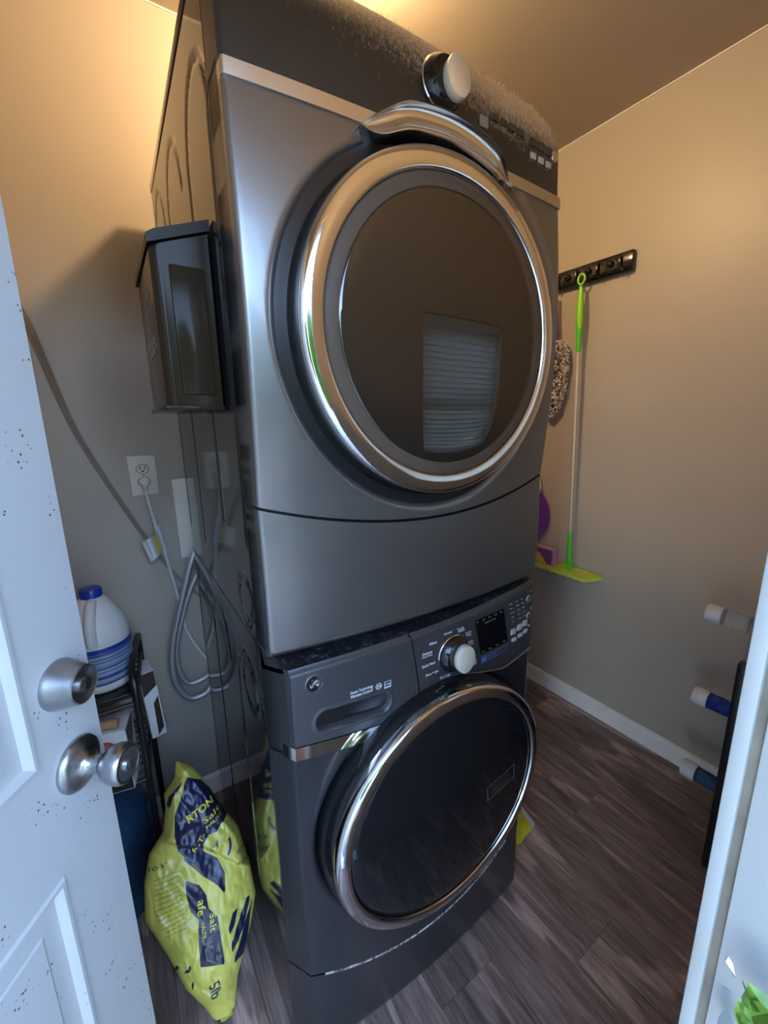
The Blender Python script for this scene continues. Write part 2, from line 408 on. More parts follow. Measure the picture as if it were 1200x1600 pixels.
# baseboards with a small rounded top
bp = [(0, 0), (.013, 0), (.013, .066), (.010, .076), (.004, .082), (0, .082)]
struct(MB().prism(bp, lambda a, z: (XR-a, YF, z), lambda a, z: (XR-a, YB, z)), 'baseboard_right', 'trim')
struct(MB().prism(bp, lambda a, z: (XL, YB-a, z), lambda a, z: (XR-.013, YB-a, z)), 'baseboard_back', 'trim')
# paint line where the walls meet the ceiling
MBt = MB().box(XR-.004, XR, YF, YB, ZC-.004, ZC); struct(MBt, 'trim_1', 'trim')
struct(MB().box(XL, XR-.004, YB-.004, YB, ZC-.004, ZC), 'trim_2', 'trim')
# right jamb of the doorway: rabbet strip, weatherstrip groove, stop
j = empty('trim_3', (DX1, YF, 0)); tag(j, kind='structure')
MB().box(DX1, DX1+.02, -.5816, -.5735, 0, DZ, .0012).build('jamb_strip', 'jamb', j)
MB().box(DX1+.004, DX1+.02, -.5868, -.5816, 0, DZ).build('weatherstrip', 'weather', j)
jb = MB().box(DX1, DX1+.02, YO, -.5868, 0, DZ, .0008)
jb.build('jamb_stop', 'jamb', j)
chip = MB()
chip.prism([(-.5905, 1.063), (-.5912, 1.068), (-.5940, 1.0655), (-.5958, 1.0585), (-.5945, 1.0595)], lambda a, b: (DX1-.0002, a, b), lambda a, b: (DX1-.0009, a, b))
tag(chip.build('paint_chip', 'trim', j, smooth=0))
MB().prism([(-.5905, 1.063), (-.5908, 1.066), (-.5925, 1.0612), (-.5955, 1.0572), (-.5957, 1.0566)], lambda a, b: (DX1-.0001, a, b), lambda a, b: (DX1-.0004, a, b)).build('chip_edge', 'black', j, smooth=0)
j2 = empty('trim_4', (DX0, YF, 0)); tag(j2, kind='structure')
MB().box(DX0-.02, DX0, YO, YF, 0, DZ, .0015).build('jamb_board', 'trim', j2)
MB().box(DX0-.02, DX1+.02, YO, YF, DZ, DZ+.02, .0015).build('head_board', 'trim', j2)
struct(MB().box(DX0, DX1, YO, YF, -.012, .006, .003), 'trim_5', 'nickel')
# window with its frame, sashes and panes in the front wall
w = empty('window_1', (WX0, YF, WZ0)); tag(w, kind='structure')
fr = MB(); y0, y1 = YO+.02, YO+.06
fr.box(WX0, WX0+.03, y0, y1, WZ0, WZ1).box(WX1-.03, WX1, y0, y1, WZ0, WZ1).box(WX0, WX1, y0, y1, WZ0, WZ0+.03).box(WX0, WX1, y0, y1, WZ1-.03, WZ1)
fr.box(WX0+.03, WX1-.03, y0+.005, y1-.005, (WZ0+WZ1)/2-.012, (WZ0+WZ1)/2+.012); fr.build('window_frame', 'trim', w)
MB().box(WX0+.03, WX1-.03, y0+.018, y0+.022, WZ0+.03, (WZ0+WZ1)/2-.012).build('pane', 'pane', w)
MB().box(WX0+.03, WX1-.03, y0+.018, y0+.022, (WZ0+WZ1)/2+.012, WZ1-.03).build('pane', 'pane', w)

# ================================================================== DRYER AND WASHER
W = .686; TH = -.014
def bow(x, a, x0=0., x1=W):
    u = (2*x-x0-x1)/(x1-x0); return -a*max(0, 1-u*u)
def corner(x, r, x0=0., x1=W):
    d = min(x-x0, x1-x); return 0 if d >= r else r-math.sqrt(max(0, r*r-(r-d)**2))
def chamfer(x, x0=0., x1=W):
    d = min(x-x0, x1-x); return .050*max(0, 1-d/.030)**1.0 if d < .030 else 0
def cols(r, x0=0., x1=W, step=.006, wrap=.055):
    """x columns of a front panel: wrap of the left side, round corner, front, round corner, wrap of the right side"""
    L = [(x0, wrap), (x0, r)]+[(x0+r-r*math.cos(R(a)), None) for a in (15, 30, 45, 60, 75)]
    n = int((x1-x0-2*r)/step); L += [(x0+r+(x1-x0-2*r)*i/n, None) for i in range(n+1)]
    L += [(x1-r+r*math.cos(R(a)), None) for a in (75, 60, 45, 30, 15)]+[(x1, r), (x1, wrap)]
    return L
def front(mb, C, yfun, zlo, zhi, nz, r, x0=0., x1=W):
    w = len(C); vs = []
    for j in range(nz+1):
        t = j/nz
        for x, y in C:
            z = zlo(x)+(zhi(x)-zlo(x))*t
            vs.append((x, max(y, yfun(x, z)+r) if y is not None else corner(x, r, x0, x1)+yfun(x, z), z))
    mb.add(vs, [(j*w+i, j*w+i+1, (j+1)*w+i+1, (j+1)*w+i) for j in range(nz) for i in range(w-1)]); return mb
def sidepanel(mb, x, sgn, y0, y1, z0, z1, grooves, step=.007):
    """pressed steel side with sunk grooves; grooves: polylines in (y, z)"""
    segs = [(Vector(a), Vector(b)) for g in grooves for a, b in zip(g, g[1:])]
    def fn(u, v):
        p = Vector((y0+(y1-y0)*u, z0+(z1-z0)*v)); d = 1
        for a, b in segs:
            ab = b-a; t = max(0, min(1, (p-a).dot(ab)/max(ab.length_squared, 1e-9))); d = min(d, (p-a-ab*t).length)
        h = .0035*(1-sst(.002, .0085, d)); return (x+sgn*(-h) if sgn > 0 else x+h, p.x, p.y)
    return mb.grid(fn, int((y1-y0)/step), int((z1-z0)/step))

# ---------------- dryer (upper)
D = thing('clothes_dryer', 'dark graphite front-load dryer with a big round door, stacked on the washer', 'dryer', (0, 0, 1.003), TH)
DCX, DCZ = W/2, 1.541
yt = lambda x, z: bow(x, lerp([(1.0, .025), (1.45, .024), (1.85, .014), (2.0, .016)], z))-.019*math.sin(math.pi*max(0, min(1, (z-1.268)/.575)))
def seam_d(x): return 1.268-.055*max(0, 1-(2*x/W-1)**2)
def yd(x, z):
    r = math.hypot(x-DCX, z-DCZ); ang = math.atan2(z-DCZ, x-DCX)
    dish = .042*(1-sst(.272, .312, r))
    k = sst(-.25, .15, ang)*(1-sst(1.25, 1.55, ang)); dish += .007*(1-sst(.345, .362, r))*k
    e = sst(0, .02, min(x, W-x)); return yt(x, z)+dish*e
C1 = cols(.007, step=.005, wrap=.072)
front(MB(), C1, yd, lambda x: seam_d(x)+.0025, lambda x: 1.829, 120, .007).build('front_panel', 'body', D, 40)
def ylow(x, z): return yt(x, z)-.004*math.sin(math.pi*max(0, min(1, (z-1.003)/.24)))+.014*(1-sst(1.003, 1.018, z))
front(MB(), C1, ylow, lambda x: 1.004, lambda x: seam_d(x)-.0025, 40, .007).build('lower_panel', 'body', D, 40)
front(MB(), cols(.012, step=.02, wrap=.071), lambda x, z: yt(x, z)+.008, lambda x: 1.01, lambda x: 1.86, 12, .012).add([], []).build('inner_frame', 'black', D)
# silver strip round the front
st = MB(); CS = cols(.004, step=.012, wrap=.072)
front(st, CS, lambda x, z: yt(x, 1.8485)-.005, lambda x: 1.829, lambda x: 1.8485, 1, .004)
front(st, CS, lambda x, z: yt(x, 1.8485)-.005+(.012 if z > 1.8486 else 0), lambda x: 1.8485, lambda x: 1.849, 1, .004)
front(st, CS, lambda x, z: yt(x, 1.8485)-.005+(.012 if z < 1.8289 else 0), lambda x: 1.8285, lambda x: 1.829, 1, .004); st.build('silver_strip', 'satin', D)
# control panel leaning back and rolling over at its top
def ctop(x, z):
    t = (z-1.849)/.181; return yt(x, z)+.010*t+.052*max(0, (t-.42)/.58)**2
front(MB(), cols(.010, step=.008, wrap=.072), ctop, lambda x: 1.8495, lambda x: 2.030, 36, .010).build('control_panel', 'dust', D, 50)
tp = MB(); tp.grid(lambda u, v: (W*u, (.072 if u in (0, 1) else ctop(W*u, 2.030))*(1-v)+.79*v, 2.030+.004*math.sin(math.pi*min(1, v*8)/2)), 24, 10); tp.build('top_panel', 'side', D)
# cabinet: side panels with arched grooves, back
def arch(yv, w_, ztop, zbot):
    return [(yv, zbot), (yv, ztop-.11)]+[(yv-w_/2+w_/2*math.cos(R(a)), ztop-.11+.11*math.sin(R(a))) for a in range(15, 181, 15)]
def oval(cy, cz, a, b): return [(cy+a*math.cos(R(k)), cz+b*math.sin(R(k))) for k in range(0, 361, 20)]
G = [arch(.262, .19, 1.935, 1.20), arch(.53, .19, 1.955, 1.09), arch(.77, .17, 1.97, 1.09), oval(.125, 1.07, .05, .045), [(.08, 1.19), (.08, 1.83)]]
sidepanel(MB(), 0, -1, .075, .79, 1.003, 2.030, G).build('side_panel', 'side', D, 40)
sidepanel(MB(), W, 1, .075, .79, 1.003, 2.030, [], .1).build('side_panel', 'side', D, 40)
MB().box(0, W, .788, .79, 1.003, 2.03).box(.005, W-.005, .07, .788, 1.0035, 1.02).build('back_panel', 'black', D, 0)
# top lid lip along the side
MB().box(-.002, .012, .078, .79, 2.014, 2.033, .002).build('top_trim', 'side', D)
# door
dm = Matrix.Translation((DCX, 0, DCZ)) @ AY
DR = empty('door', (0, 0, 0)); DR.parent = D; ORG[DR] = Vector((0, 0, 0))
MB().lathe([(.262, -.035), (.275, -.03), (.283, -.012), (.2835, .010), (.2805, .028), (.276, .038)], 128, dm, cap=False).build('door_bezel', 'blackgloss', DR, 50)
MB().lathe([(.2765, .036), (.2772, .046), (.2758, .0530), (.2728, .0570), (.2685, .0590), (.2575, .0608), (.2465, .0612), (.2430, .0595), (.2415, .054), (.2405, .048)], 160, dm, cap=False).build('door_ring', 'chrome', DR, 60)
MB().lathe([(.2415, .0530), (.2385, .0570), (.219, .0585)], 128, dm, cap=False).build('glass_border', 'glassrim', DR, 60)
gp = [(.2195*math.cos(R(90*i/18)), .0585+.011*math.sin(R(90*i/18))) for i in range(18)]+[(.0005, .0695)]
MB().lathe([(.2195, .0575)]+gp, 128, dm).build('door_glass', 'glass', DR, 60)
# handle crescent over the ring
cu = [(.186, 1.817), (.212, 1.836), (.245, 1.852), (.279, 1.861), (.332, 1.8655), (.380, 1.863), (.422, 1.855), (.465, 1.839), (.506, 1.816)]
cl = [(.186, 1.815), (.202, 1.808), (.220, 1.806), (.250, 1.814), (.279, 1.820), (.330, 1.8245), (.362, 1.822), (.400, 1.816), (.437, 1.807), (.461, 1.803), (.506, 1.814)]
su = [(p.x, p.y) for p in spline([(a, b, 0) for a, b in cu], 5)]; sl = [(p.x, p.y) for p in spline([(a, b, 0) for a, b in cl], 5)]
hc = MB(); prof = [(1.0, .012), (1.0, -.026), (.99, -.033), (.95, -.036), (.91, -.034), (.88, -.029), (.72, -.0245), (.5, -.026), (.25, -.0315), (.08, -.038), (.02, -.038), (0, -.035), (.01, .02)]
def resample(L, n):
    D_ = [0]
    for a, b in zip(L, L[1:]): D_.append(D_[-1]+math.hypot(b[0]-a[0], b[1]-a[1]))
    return [(lerp(list(zip(D_, [p[0] for p in L])), D_[-1]*i/n), lerp(list(zip(D_, [p[1] for p in L])), D_[-1]*i/n)) for i in range(n+1)]
ru, rl = resample(su, 60), resample(sl, 60)
def hfn(u, v):
    i = int(round(u*60)); (xu, zu), (xl, zl) = ru[i], rl[i]; t, y = prof[int(round(v*(len(prof)-1)))]
    k = .35+.65*sst(0, .22, min(u, 1-u)); x = xl+(xu-xl)*t
    return (x, -.008+bow(x, .016)+(y*k if y < 0 else y), zl+(zu-zl)*t)
hc.grid(hfn, 60, len(prof)-1); hc.build('door_handle', 'softchrome', D, 50)
# knob
def knob(root, fn_y, cx, cz, y, tilt, part, r=.041):
    m = Matrix.Translation((cx, y, cz)) @ Matrix.Rotation(tilt, 4, 'X') @ AY
    kb = MB().lathe([(r*.9, -.004), (r, .002), (r, .006), (r*.94, .012), (r*.80, .018), (r*.76, .020)], 56, m).build(part, 'blackgloss', root, 40)
    MB().lathe([(r*1.01, .001), (r*1.03, .003), (r*1.0, .005)], 56, m, cap=False).build('knob_rim', 'chrome', kb, 40)
    g = m @ Matrix.Translation((.010*r/.041, -.004, 0))
    MB().lathe([(r*.62, .017), (r*.72, .022), (r*.73, .031), (r*.70, .0345), (r*.62, .036), (.001, .0365)], 48, g, sx=.84, sy=1.06).build('knob_cap', 'cap', kb, 40)
    return kb
knob(D, None, .350, 1.929, ctop(.350, 1.929)-.001, R(-4), 'control_knob', .040)
# marks, display, buttons on the control panel
fd = lambda x, z: (x, ctop(x, z)-.0008, z)
tx = WB()
for s_, p, sz in (('Towels', (.302, 1.944), .006), ('Active Wear', (.296, 1.933), .006), ('Quick Dry', (.318, 1.909), .0085), ('Timed Dry', (.430, 1.933), .006), ('Sensor Dry', (.413, 1.922), .006),
                  ('Sensor Technology', (.477, 1.912), .0055), ('energy', (.530, 1.908), .005), ('Power', (.662, 1.978), .0045), ('Start Pause', (.657, 1.940), .0045)):
    write(tx, s_, sz, fd, p)
ringdec(tx, fd, .523, 1.9095, .0035, .005); frame(tx, fd, .548, .562, 1.898, 1.913, .001)
for x_ in (.578, .604, .63): write(tx, 'Level', .0045, fd, (x_, 1.888))
tx.build('lettering', 'inkdim', D, 0)
MB().grid(lambda u, v: (lambda x, z: (x, ctop(x, z)-.0006, z))(.462+.10*u, 1.921+.06*v), 8, 6).build('display_window', 'dust', D)
def button(root, fn, x, z, w_, h_, m='btn', name='button', d=.003):
    y = fn(x, z); MB().box(x-w_/2, x+w_/2, y-d, y+.003, z-h_/2, z+h_/2, .001).build(name, m, root)
button(D, ctop, .449, 1.910, .020, .017, 'inkdim')
for k in range(4): button(D, ctop, .478+k*.024, 1.926, .017, .011, 'console')
for k in range(3): button(D, ctop, .590+k*.0255, 1.899, .016, .011, 'btn'); button(D, ctop, .592+k*.025, 1.923, .018, .014, 'console')
for z_ in (1.964, 1.921):
    MB().lathe([(.009, -.003), (.010, .001), (.009, .003), (.006, .0025), (.001, .0035)], 32, Matrix.Translation((.664, ctop(.664, z_), z_)) @ AY).build('round_button', 'satin', D)
# lint fibres on the upper edge
lf = MB()
for k in range(650):
    x = .22+.45*random.random()**.6; z = 2.030-abs(random.gauss(0, .035)); y = ctop(x, z)
    a = random.uniform(0, 6.28); L = random.uniform(.002, .006); b = Vector((x, y, z)); d = Vector((math.cos(a)*.8, -.3, .4+.5*math.sin(a))).normalized()*L
    e = Vector((random.uniform(-.003, .003), 0, random.uniform(-.001, .003)))
    lf.tube([b, b+d*.5+e*.4, b+d+e], .00028, 3, cap=False)
for x0 in (.44, .475, .50, .545, .60, .645):
    for k in range(22):
        b = Vector((x0+random.gauss(0, .007), ctop(x0, 2.029), 2.029)); d = Vector((random.uniform(-.012, .012), random.uniform(-.006, .004), random.uniform(.001, .010)))
        lf.tube([b, b+d*.5+Vector((random.uniform(-.003, .003), 0, .002)), b+d], .0004, 3, cap=False)
tag(lf.build('lint', 'fuzz', D), kind='stuff')

# ---------------- washer (lower)
Wm = thing('clothes_washer', 'dark graphite front-load washer standing on the floor under the dryer', 'washing machine', (0, 0, 0), TH)
yw = lambda x, z: bow(x, .023, .02, W)+(chamfer(x) if x < .2 else corner(x, .012))
RC = .0005
def top_w(x): return lerp([(.0, .973), (.07, .9755), (.15, .977), (.276, .979), (.354, .981), (.464, .986), (.595, .993), (.686, .998)], x)
def seam_x(z): return lerp([(.80, .3), (.835, .298), (.91, .288), (.976, .276)], z)
zc_pts = [(.222, .803), (.258, .818), (.295, .834), (.327, .8415), (.357, .8445), (.395, .8415), (.43, .836), (.48, .822), (.533, .807), (.561, .801), (.60, .803), (.665, .811), (.70, .822)]
zcs = [(p.x, p.y) for p in spline([(a, b, 0) for a, b in zc_pts], 5)]
def zcon(x): return lerp(zcs, x)
def strip_top(x): return .820-.095*(x-.03)
def strip_bot(x): return .793-.105*(x-.03)
# detergent drawer front with its finger slot
SA, SB_ = Vector((.093, .857)), Vector((.206, .852))
def y_drawer(x, z):
    p = Vector((x, z)); ab = SB_-SA; t = max(0, min(1, (p-SA).dot(ab)/ab.length_squared)); d = (p-SA-ab*t).length
    s_ = (1-sst(.012, .022, d)); rim = -.002*math.exp(-((d-.024)/.003)**2)
    e = .010*(1-sst(0, .010, top_w(x)-.002-z)) + .006*(1-sst(0, .006, x-.026))
    return yw(x, z)-.004+.021*s_+rim+e
dr = MB()
def dfn(u, v):
    x0 = .026; z = 0; xm = .2765
    zt = lambda x: top_w(x)-.002
    x = x0+(.300-x0)*u; zb = max(strip_top(x)+.0015, zcon(x)+.004 if x > .222 else 0); z = zb+(zt(x)-zb)*v
    lim = seam_x(z)-.0012
    if x > lim: x = lim
    return (x, y_drawer(x, z), z)
dr.grid(dfn, 100, 60); dr.build('detergent_drawer', 'console', Wm, 40)
co_ = MB()
def y_con(x, z):
    return yw(x, z)-.004+.010*(1-sst(0, .009, top_w(x)-.002-z))
def cfn(u, v):
    x = .278+(W-.278)*u; zb = zcon(x)+.0015; z = zb+(top_w(x)-.002-zb)*v
    x = max(x, seam_x(z)+.0012); return (x, y_con(x, z), z)
co_.grid(cfn, 90, 30); co_.build('control_console', 'console', Wm, 40)
front(MB(), cols(RC, step=.02, wrap=.06), lambda x, z: yw(x, z)+.006, lambda x: .75, lambda x: top_w(x)-.012, 6, RC).build('inner_frame', 'black', Wm)
# sloping top behind the console
MB().grid(lambda u, v: (.004+(W-.006)*u, (yw(.004+(W-.006)*u, .97)+.006)*(1-v)+.075*v, (top_w(W*u)-.003)*(1-v)+1.001*v), 40, 6).build('top_panel', 'dustytop', Wm)
MB().box(.004, W-.002, .07, .78, .985, 1.002).build('top_plate', 'black', Wm)
# chrome strip and the thin chrome line under the console
cs = MB()
def csf(u, v):
    x = .016+.246*u; zt = strip_top(x) if x < .215 else strip_top(.215)+(x-.215)*.12; zb = strip_bot(x) if x < .20 else strip_bot(.2)+(x-.2)**1.6*1.05
    zb = min(zb, zt-.0005); y = yw(x, 0)-.005
    return (x, y+(.012 if v in (0, 1) else 0), zb+(zt-zb)*min(1, max(0, (v-.1)/.8)))
cs.grid(csf, 50, 10); cs.build('chrome_strip', 'chrome', Wm)
MB().tube([(x, yw(x, 0)-.006, z-.001) for x, z in zcs if x < .68], .0018, 8).build('chrome_line', 'satin', Wm)
# lower front with the door dish
WCX, WCZ = .3555, .566; EX, EZ = 1.03, .985
def rw(x, z): return math.hypot((x-WCX)/EX, (z-WCZ)/EZ)
def y_lw(x, z):
    e = sst(0, .03, min(x, W-x)); return yw(x, z)+.05*(1-sst(.262, .296, rw(x, z)))*e
def seam_w(x): return .256-.086*max(0, 1-((x-.36)/.33)**2)
def top_l(x): return strip_bot(x) if x < .2 else min(zcon(x)-.004, lerp([(.2, strip_bot(.2)), (.262, .804), (.30, .828), (.34, .85), (.7, .85)], x))
CW = cols(RC, step=.005, wrap=.055)
front(MB(), CW, y_lw, lambda x: seam_w(x)+.002, top_l, 100, RC).build('front_panel', 'bodyshade', Wm, 40)
front(MB(), CW, lambda x, z: yw(x, z)+.012*(1-sst(.004, .03, z)), lambda x: .004, lambda x: seam_w(x)-.002, 20, RC).build('toe_panel', 'bodyshade', Wm, 40)
front(MB(), cols(RC, step=.02, wrap=.054), lambda x, z: yw(x, z)+.006, lambda x: .05, lambda x: .28, 4, RC).build('toe_frame', 'black', Wm)
sc = MB(); sc.grid(lambda u, v: (lambda x: (x, yw(x, 0)-.0012+(.002 if v in (0, 1) else 0), seam_w(x)-.0055+.007*v))(.06+.56*u), 60, 3); sc.build('scuffed_seam', 'scuff', Wm)
GW = [arch(.262, .19, .93, .25), arch(.53, .19, .95, .15), arch(.77, .17, .95, .15), oval(.16, .86, .05, .05)]
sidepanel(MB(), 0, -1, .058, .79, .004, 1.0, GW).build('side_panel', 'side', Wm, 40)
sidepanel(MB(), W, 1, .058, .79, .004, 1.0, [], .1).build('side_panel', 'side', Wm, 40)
MB().box(0, W, .788, .79, .004, 1.0).build('back_panel', 'black', Wm, 0)
for fx in (.06, W-.06):
    for fy in (.08, .72): MB().lathe([(.022, 0), (.024, .003), (.018, .03)], 20, Matrix.Translation((fx, fy, 0))).build('foot', 'black', Wm)
# door
wm_ = Matrix.Translation((WCX, 0, WCZ)) @ AY
DW = empty('door', (0, 0, 0)); DW.parent = Wm; ORG[DW] = Vector((0, 0, 0))
kw = dict(sx=EX, sy=EZ)
MB().lathe([(.262, -.040), (.277, -.03), (.284, .0), (.2845, .025), (.281, .048), (.277, .058)], 128, wm_, cap=False, **kw).build('door_bezel', 'blackgloss', DW, 50)
MB().lathe([(.2775, .056), (.2782, .066), (.2768, .0730), (.2735, .0770), (.2695, .0790), (.2600, .0805), (.2540, .0808), (.2510, .079), (.2500, .074), (.249, .066)], 160, wm_, cap=False, **kw).build('door_ring', 'chrome', DW, 60)
wg = [(.2495*math.cos(R(90*i/20)), .070+.022*math.sin(R(90*i/20))) for i in range(20)]+[(.0005, .092)]
MB().lathe([(.2495, .066)]+wg, 128, wm_, **kw).build('door_glass', 'washglass', DW, 60)
def gl(x, z):
    r = min(.98, rw(x, z)/.2495); return (x, -(.070+.022*math.sqrt(1-r*r))-.0006, z)
sk = MB(); ca, sa = math.cos(R(6)), math.sin(R(6))
skf = lambda a, b: gl(.492+a*ca-b*sa, .560+a*sa+b*ca)
frame(sk, skf, -.05, .05, -.021, .021, .005); 
for k in range(4): rect(sk, skf, -.036, .036-.01*(k % 2), -.012+k*.007, -.0095+k*.007)
tag(sk.build('inner_label', 'sticker', DW, 0), 'faint tan printed label seen in the dark washer glass')
MB().box(.075, .088, -.052, -.02, .50, .545, .004).build('hinge_cover', 'black', DW)
# emblem
fw = lambda x, z: (x, y_drawer(x, z)-.0007, z); fc = lambda x, z: (x, y_con(x, z)-.0007, z)
em = Matrix.Translation((.0725, y_drawer(.0725, .9405)+.001, .9405)) @ AY
eb = MB().lathe([(.0165, -.002), (.0175, .001), (.0165, .0028), (.0145, .0026)], 48, em, cap=False).build('emblem', 'satin', Wm)
MB().lathe([(.0146, .0015), (.001, .0022)], 40, em).build('emblem_face', 'black', eb)
es = MB(); ep = lambda L: [em @ Vector((a*.0125, b*.0125, .0026)) for a, b in L]
def curl(L): es.tube(spline(ep(L), 6), .0008, 5)
curl([(-.05, .55), (-.3, .68), (-.42, .4), (-.2, .2), (.0, .35), (-.08, .05), (-.3, -.25), (-.5, -.5), (-.68, -.42), (-.6, -.2), (-.35, -.3), (-.1, -.55)])
curl([(-.75, .1), (-.55, -.05), (-.2, .0), (.15, .08)])
curl([(.12, .72), (.35, .62), (.4, .4), (.2, .32), (.05, .1), (.1, -.25), (.35, -.45), (.6, -.3), (.62, -.05), (.42, .02), (.3, -.15), (.42, -.28)])
curl([(.2, .32), (.45, .2), (.7, .25)])
es.build('emblem_script', 'satin', eb)
tl = WB()
write(tl, 'Steam Technology', .0082, fw, (.140, .8945), stretch=.78); write(tl, 'Vibration Control', .0082, fw, (.140, .886), stretch=.78)
ringdec(tl, fw, .2, .8915, .0052, .0066); write(tl, 'he', .0085, fw, (.1962, .8892), shear=.2)
tl.build('lettering', 'ink', Wm, 0)
eb2 = MB(); frame(eb2, fw, .2125, .2275, .8815, .8965, .0011); rect(eb2, fw, .2125, .2275, .8815, .8845); write(eb2, 'energy', .005, fw, (.2137, .8885), shear=.3); eb2.build('energy_mark', 'ink', Wm, 0)
knob(Wm, None, .387, .903, y_con(.387, .903), 0, 'control_knob', .041)
cl_ = WB()
for s_, p, al in (('Normal', (.372, .952), 'CENTER'), ('Towels', (.398, .951), 'LEFT'), ('Sheets', (.402, .9455), 'LEFT'), ('Whites', (.342, .941), 'RIGHT'), ('Delicates', (.330, .923), 'RIGHT'), ('Quick Wash', (.338, .895), 'RIGHT'),
                  ('Rinse + Spin', (.3475, .872), 'RIGHT'), ('Tub Clean', (.366, .851), 'CENTER'), ('Active', (.424, .934), 'LEFT'), ('Wear', (.427, .9275), 'LEFT'), ('Bulky', (.434, .909), 'LEFT'), ('Items', (.437, .9025), 'LEFT'), ('Casual', (.437, .8765), 'LEFT')):
    write(cl_, s_, .0082, fc, p, align=al, stretch=.85)
write(cl_, 'Hand Wash', .0055, fc, (.330, .917), align='RIGHT')
for s_, p in (('Power', (.657, .971)), ('Start', (.664, .925)), ('Pause', (.664, .920)), ('Lock', (.668, .884))): write(cl_, s_, .005, fc, p)
for c_, x_ in enumerate((.572, .598, .621)):
    for r_ in range(5 if c_ < 2 else 5):
        write(cl_, ('Heavy', 'Extra', 'Normal', 'Light', 'Soil')[r_] if c_ == 0 else ('Hot', 'Warm', 'Colors', 'Cool', 'Temp')[r_] if c_ == 1 else ('Max', 'High', 'Med', 'Low', 'Spin')[r_], .0052, fc, (x_+r_*.0042, .9605-r_*.0125))
cl_.build('lettering', 'ink', Wm, 0)
MB().grid(lambda u, v: (lambda x, z: (x, y_con(x, z)-.0009, z))(.452+.100*u+(1-v)*.024, .866+.093*v), 8, 8).build('display', 'display', Wm)
dl = WB(); fdis = lambda x, z: (x, y_con(x, z)-.0014, z)
for k, s_ in enumerate(('My', 'Stain', 'Extra', 'Delay', 'Time')): write(dl, s_, .0045, fdis, (.457+k*.02, .952))
for k, s_ in enumerate(('Cycle', 'Rinse', 'Steam', 'Sound')): write(dl, s_, .0045, fdis, (.478+k*.025, .8705))
write(dl, 'Estimated Time', .0045, fdis, (.485, .942), stretch=1.4); dl.build('lettering', 'inkdim', Wm, 0)
bb = MB(); frame(bb, fc, .477, .575, .842, .858, .0011); write(bb, 'Steam Assist', .0055, fc, (.502, .851)); write(bb, 'Whites  Normal  Towels', .004, fc, (.500, .8445))
rect(bb, fc, .480, .496, .844, .856); bb.build('steam_mark', mat('blue_print', (.10, .16, .45), .5), Wm, 0)
button(Wm, y_con, .4515, .8565, .018, .015)
for k, x_ in enumerate((.595, .6205, .6435)): button(Wm, y_con, x_, .8845+k*.003, .017, .015); button(Wm, y_con, x_+.005, .8615+k*.0027, .016, .010)
for x_, z_, r_ in ((.655, .953, .0095), (.661, .906, .0095), (.665, .877, .004)):
    MB().lathe([(r_, -.002), (r_*1.05, .0015), (r_*.9, .003), (r_*.6, .0024), (.0005, .0032)], 32, Matrix.Translation((x_, y_con(x_, z_), z_)) @ AY).build('round_button', 'satin', Wm)

# ================================================================== ENTRY DOOR
HX, HY = -.246-.76*math.sin(R(35)), .059-.76*math.cos(R(35))
DO = empty('door_1', (HX, HY, .008), R(55)); tag(DO, kind='structure')
def world2door(p): return p
DXs = [0, .105, .33, .43, .655, .76]; DZs = [0, .245, .800, .967, 1.60, 1.74, 1.91, 2.022]
prof_d = [(0, 0), (.003, .0035), (.008, .004), (.012, .001), (.0155, -.0045), (.021, -.0052), (.034, -.0025), (.041, -.0025), (.044, -.0005)]
dv = MB()
for i in range(5):
    for k in range(7):
        x0, x1, z0, z1 = DXs[i], DXs[i+1], DZs[k], DZs[k+1]
        if i in (1, 3) and k in (1, 3, 5):
            vs = []
            for d, h in prof_d: vs += [(x0+d, -h, z0+d), (x1-d, -h, z0+d), (x1-d, -h, z1-d), (x0+d, -h, z1-d)]
            n = len(prof_d); dv.add(vs, [(4*a+b, 4*a+(b+1) % 4, 4*a+4+(b+1) % 4, 4*a+4+b) for a in range(n-1) for b in range(4)]+[tuple(range(4*n-4, 4*n))])
        else: dv.add([(x0, 0, z0), (x1, 0, z0), (x1, 0, z1), (x0, 0, z1)], [(0, 1, 2, 3)])
b_ = [(0, 0), (.76, 0), (.76, .044), (0, .044)]
dv.add([(x, y, z) for z in (0, 2.022) for x, y in b_], [(3, 2, 1, 0), (4, 5, 6, 7), (1, 2, 6, 5), (2, 3, 7, 6), (3, 0, 4, 7)])
me_o = dv.build('door_leaf', 'door', DO, 30, off=(0, 0, 0))
def dlathe(prof, s_, z, n=48, **k): return MB().lathe(prof, n, Matrix.Translation((.76+s_, 0, z-.008)) @ AY, **k)
def dbuild(mb, name, m, par=None): return mb.build(name, m, par or DO, 40, off=(0, 0, 0))
dbt = dbuild(dlathe([(.0335, 0), (.0335, .003), (.032, .006), (.0265, .030), (.0255, .0345), (.0235, .036), (.0215, .0345)], -.054, 1.063), 'deadbolt', 'nickel')
dbuild(dlathe([(.0216, .034), (.001, .0335)], -.054, 1.063), 'deadbolt_face', 'nickeldark', dbt)
dbuild(dlathe([(.0098, .033), (.0098, .0372), (.0085, .0378), (.001, .0378)], -.054, 1.063), 'lock_cylinder', 'nickel', dbt)
dbuild(MB().box(.76-.0555, .76-.0535, -.0386, -.037, 1.049, 1.061), 'keyhole', 'black', dbt)
kn = dbuild(dlathe([(.037, 0), (.0375, .003), (.036, .007), (.030, .011), (.019, .016), (.0135, .022), (.0125, .030)], -.051, .936), 'knob_rose', 'nickel')
dbuild(dlathe([(.0125, .028), (.0125, .036), (.016, .040), (.0235, .048), (.027, .058), (.0275, .066), (.0265, .072), (.025, .0735)], -.051, .936), 'knob', 'nickel', kn)
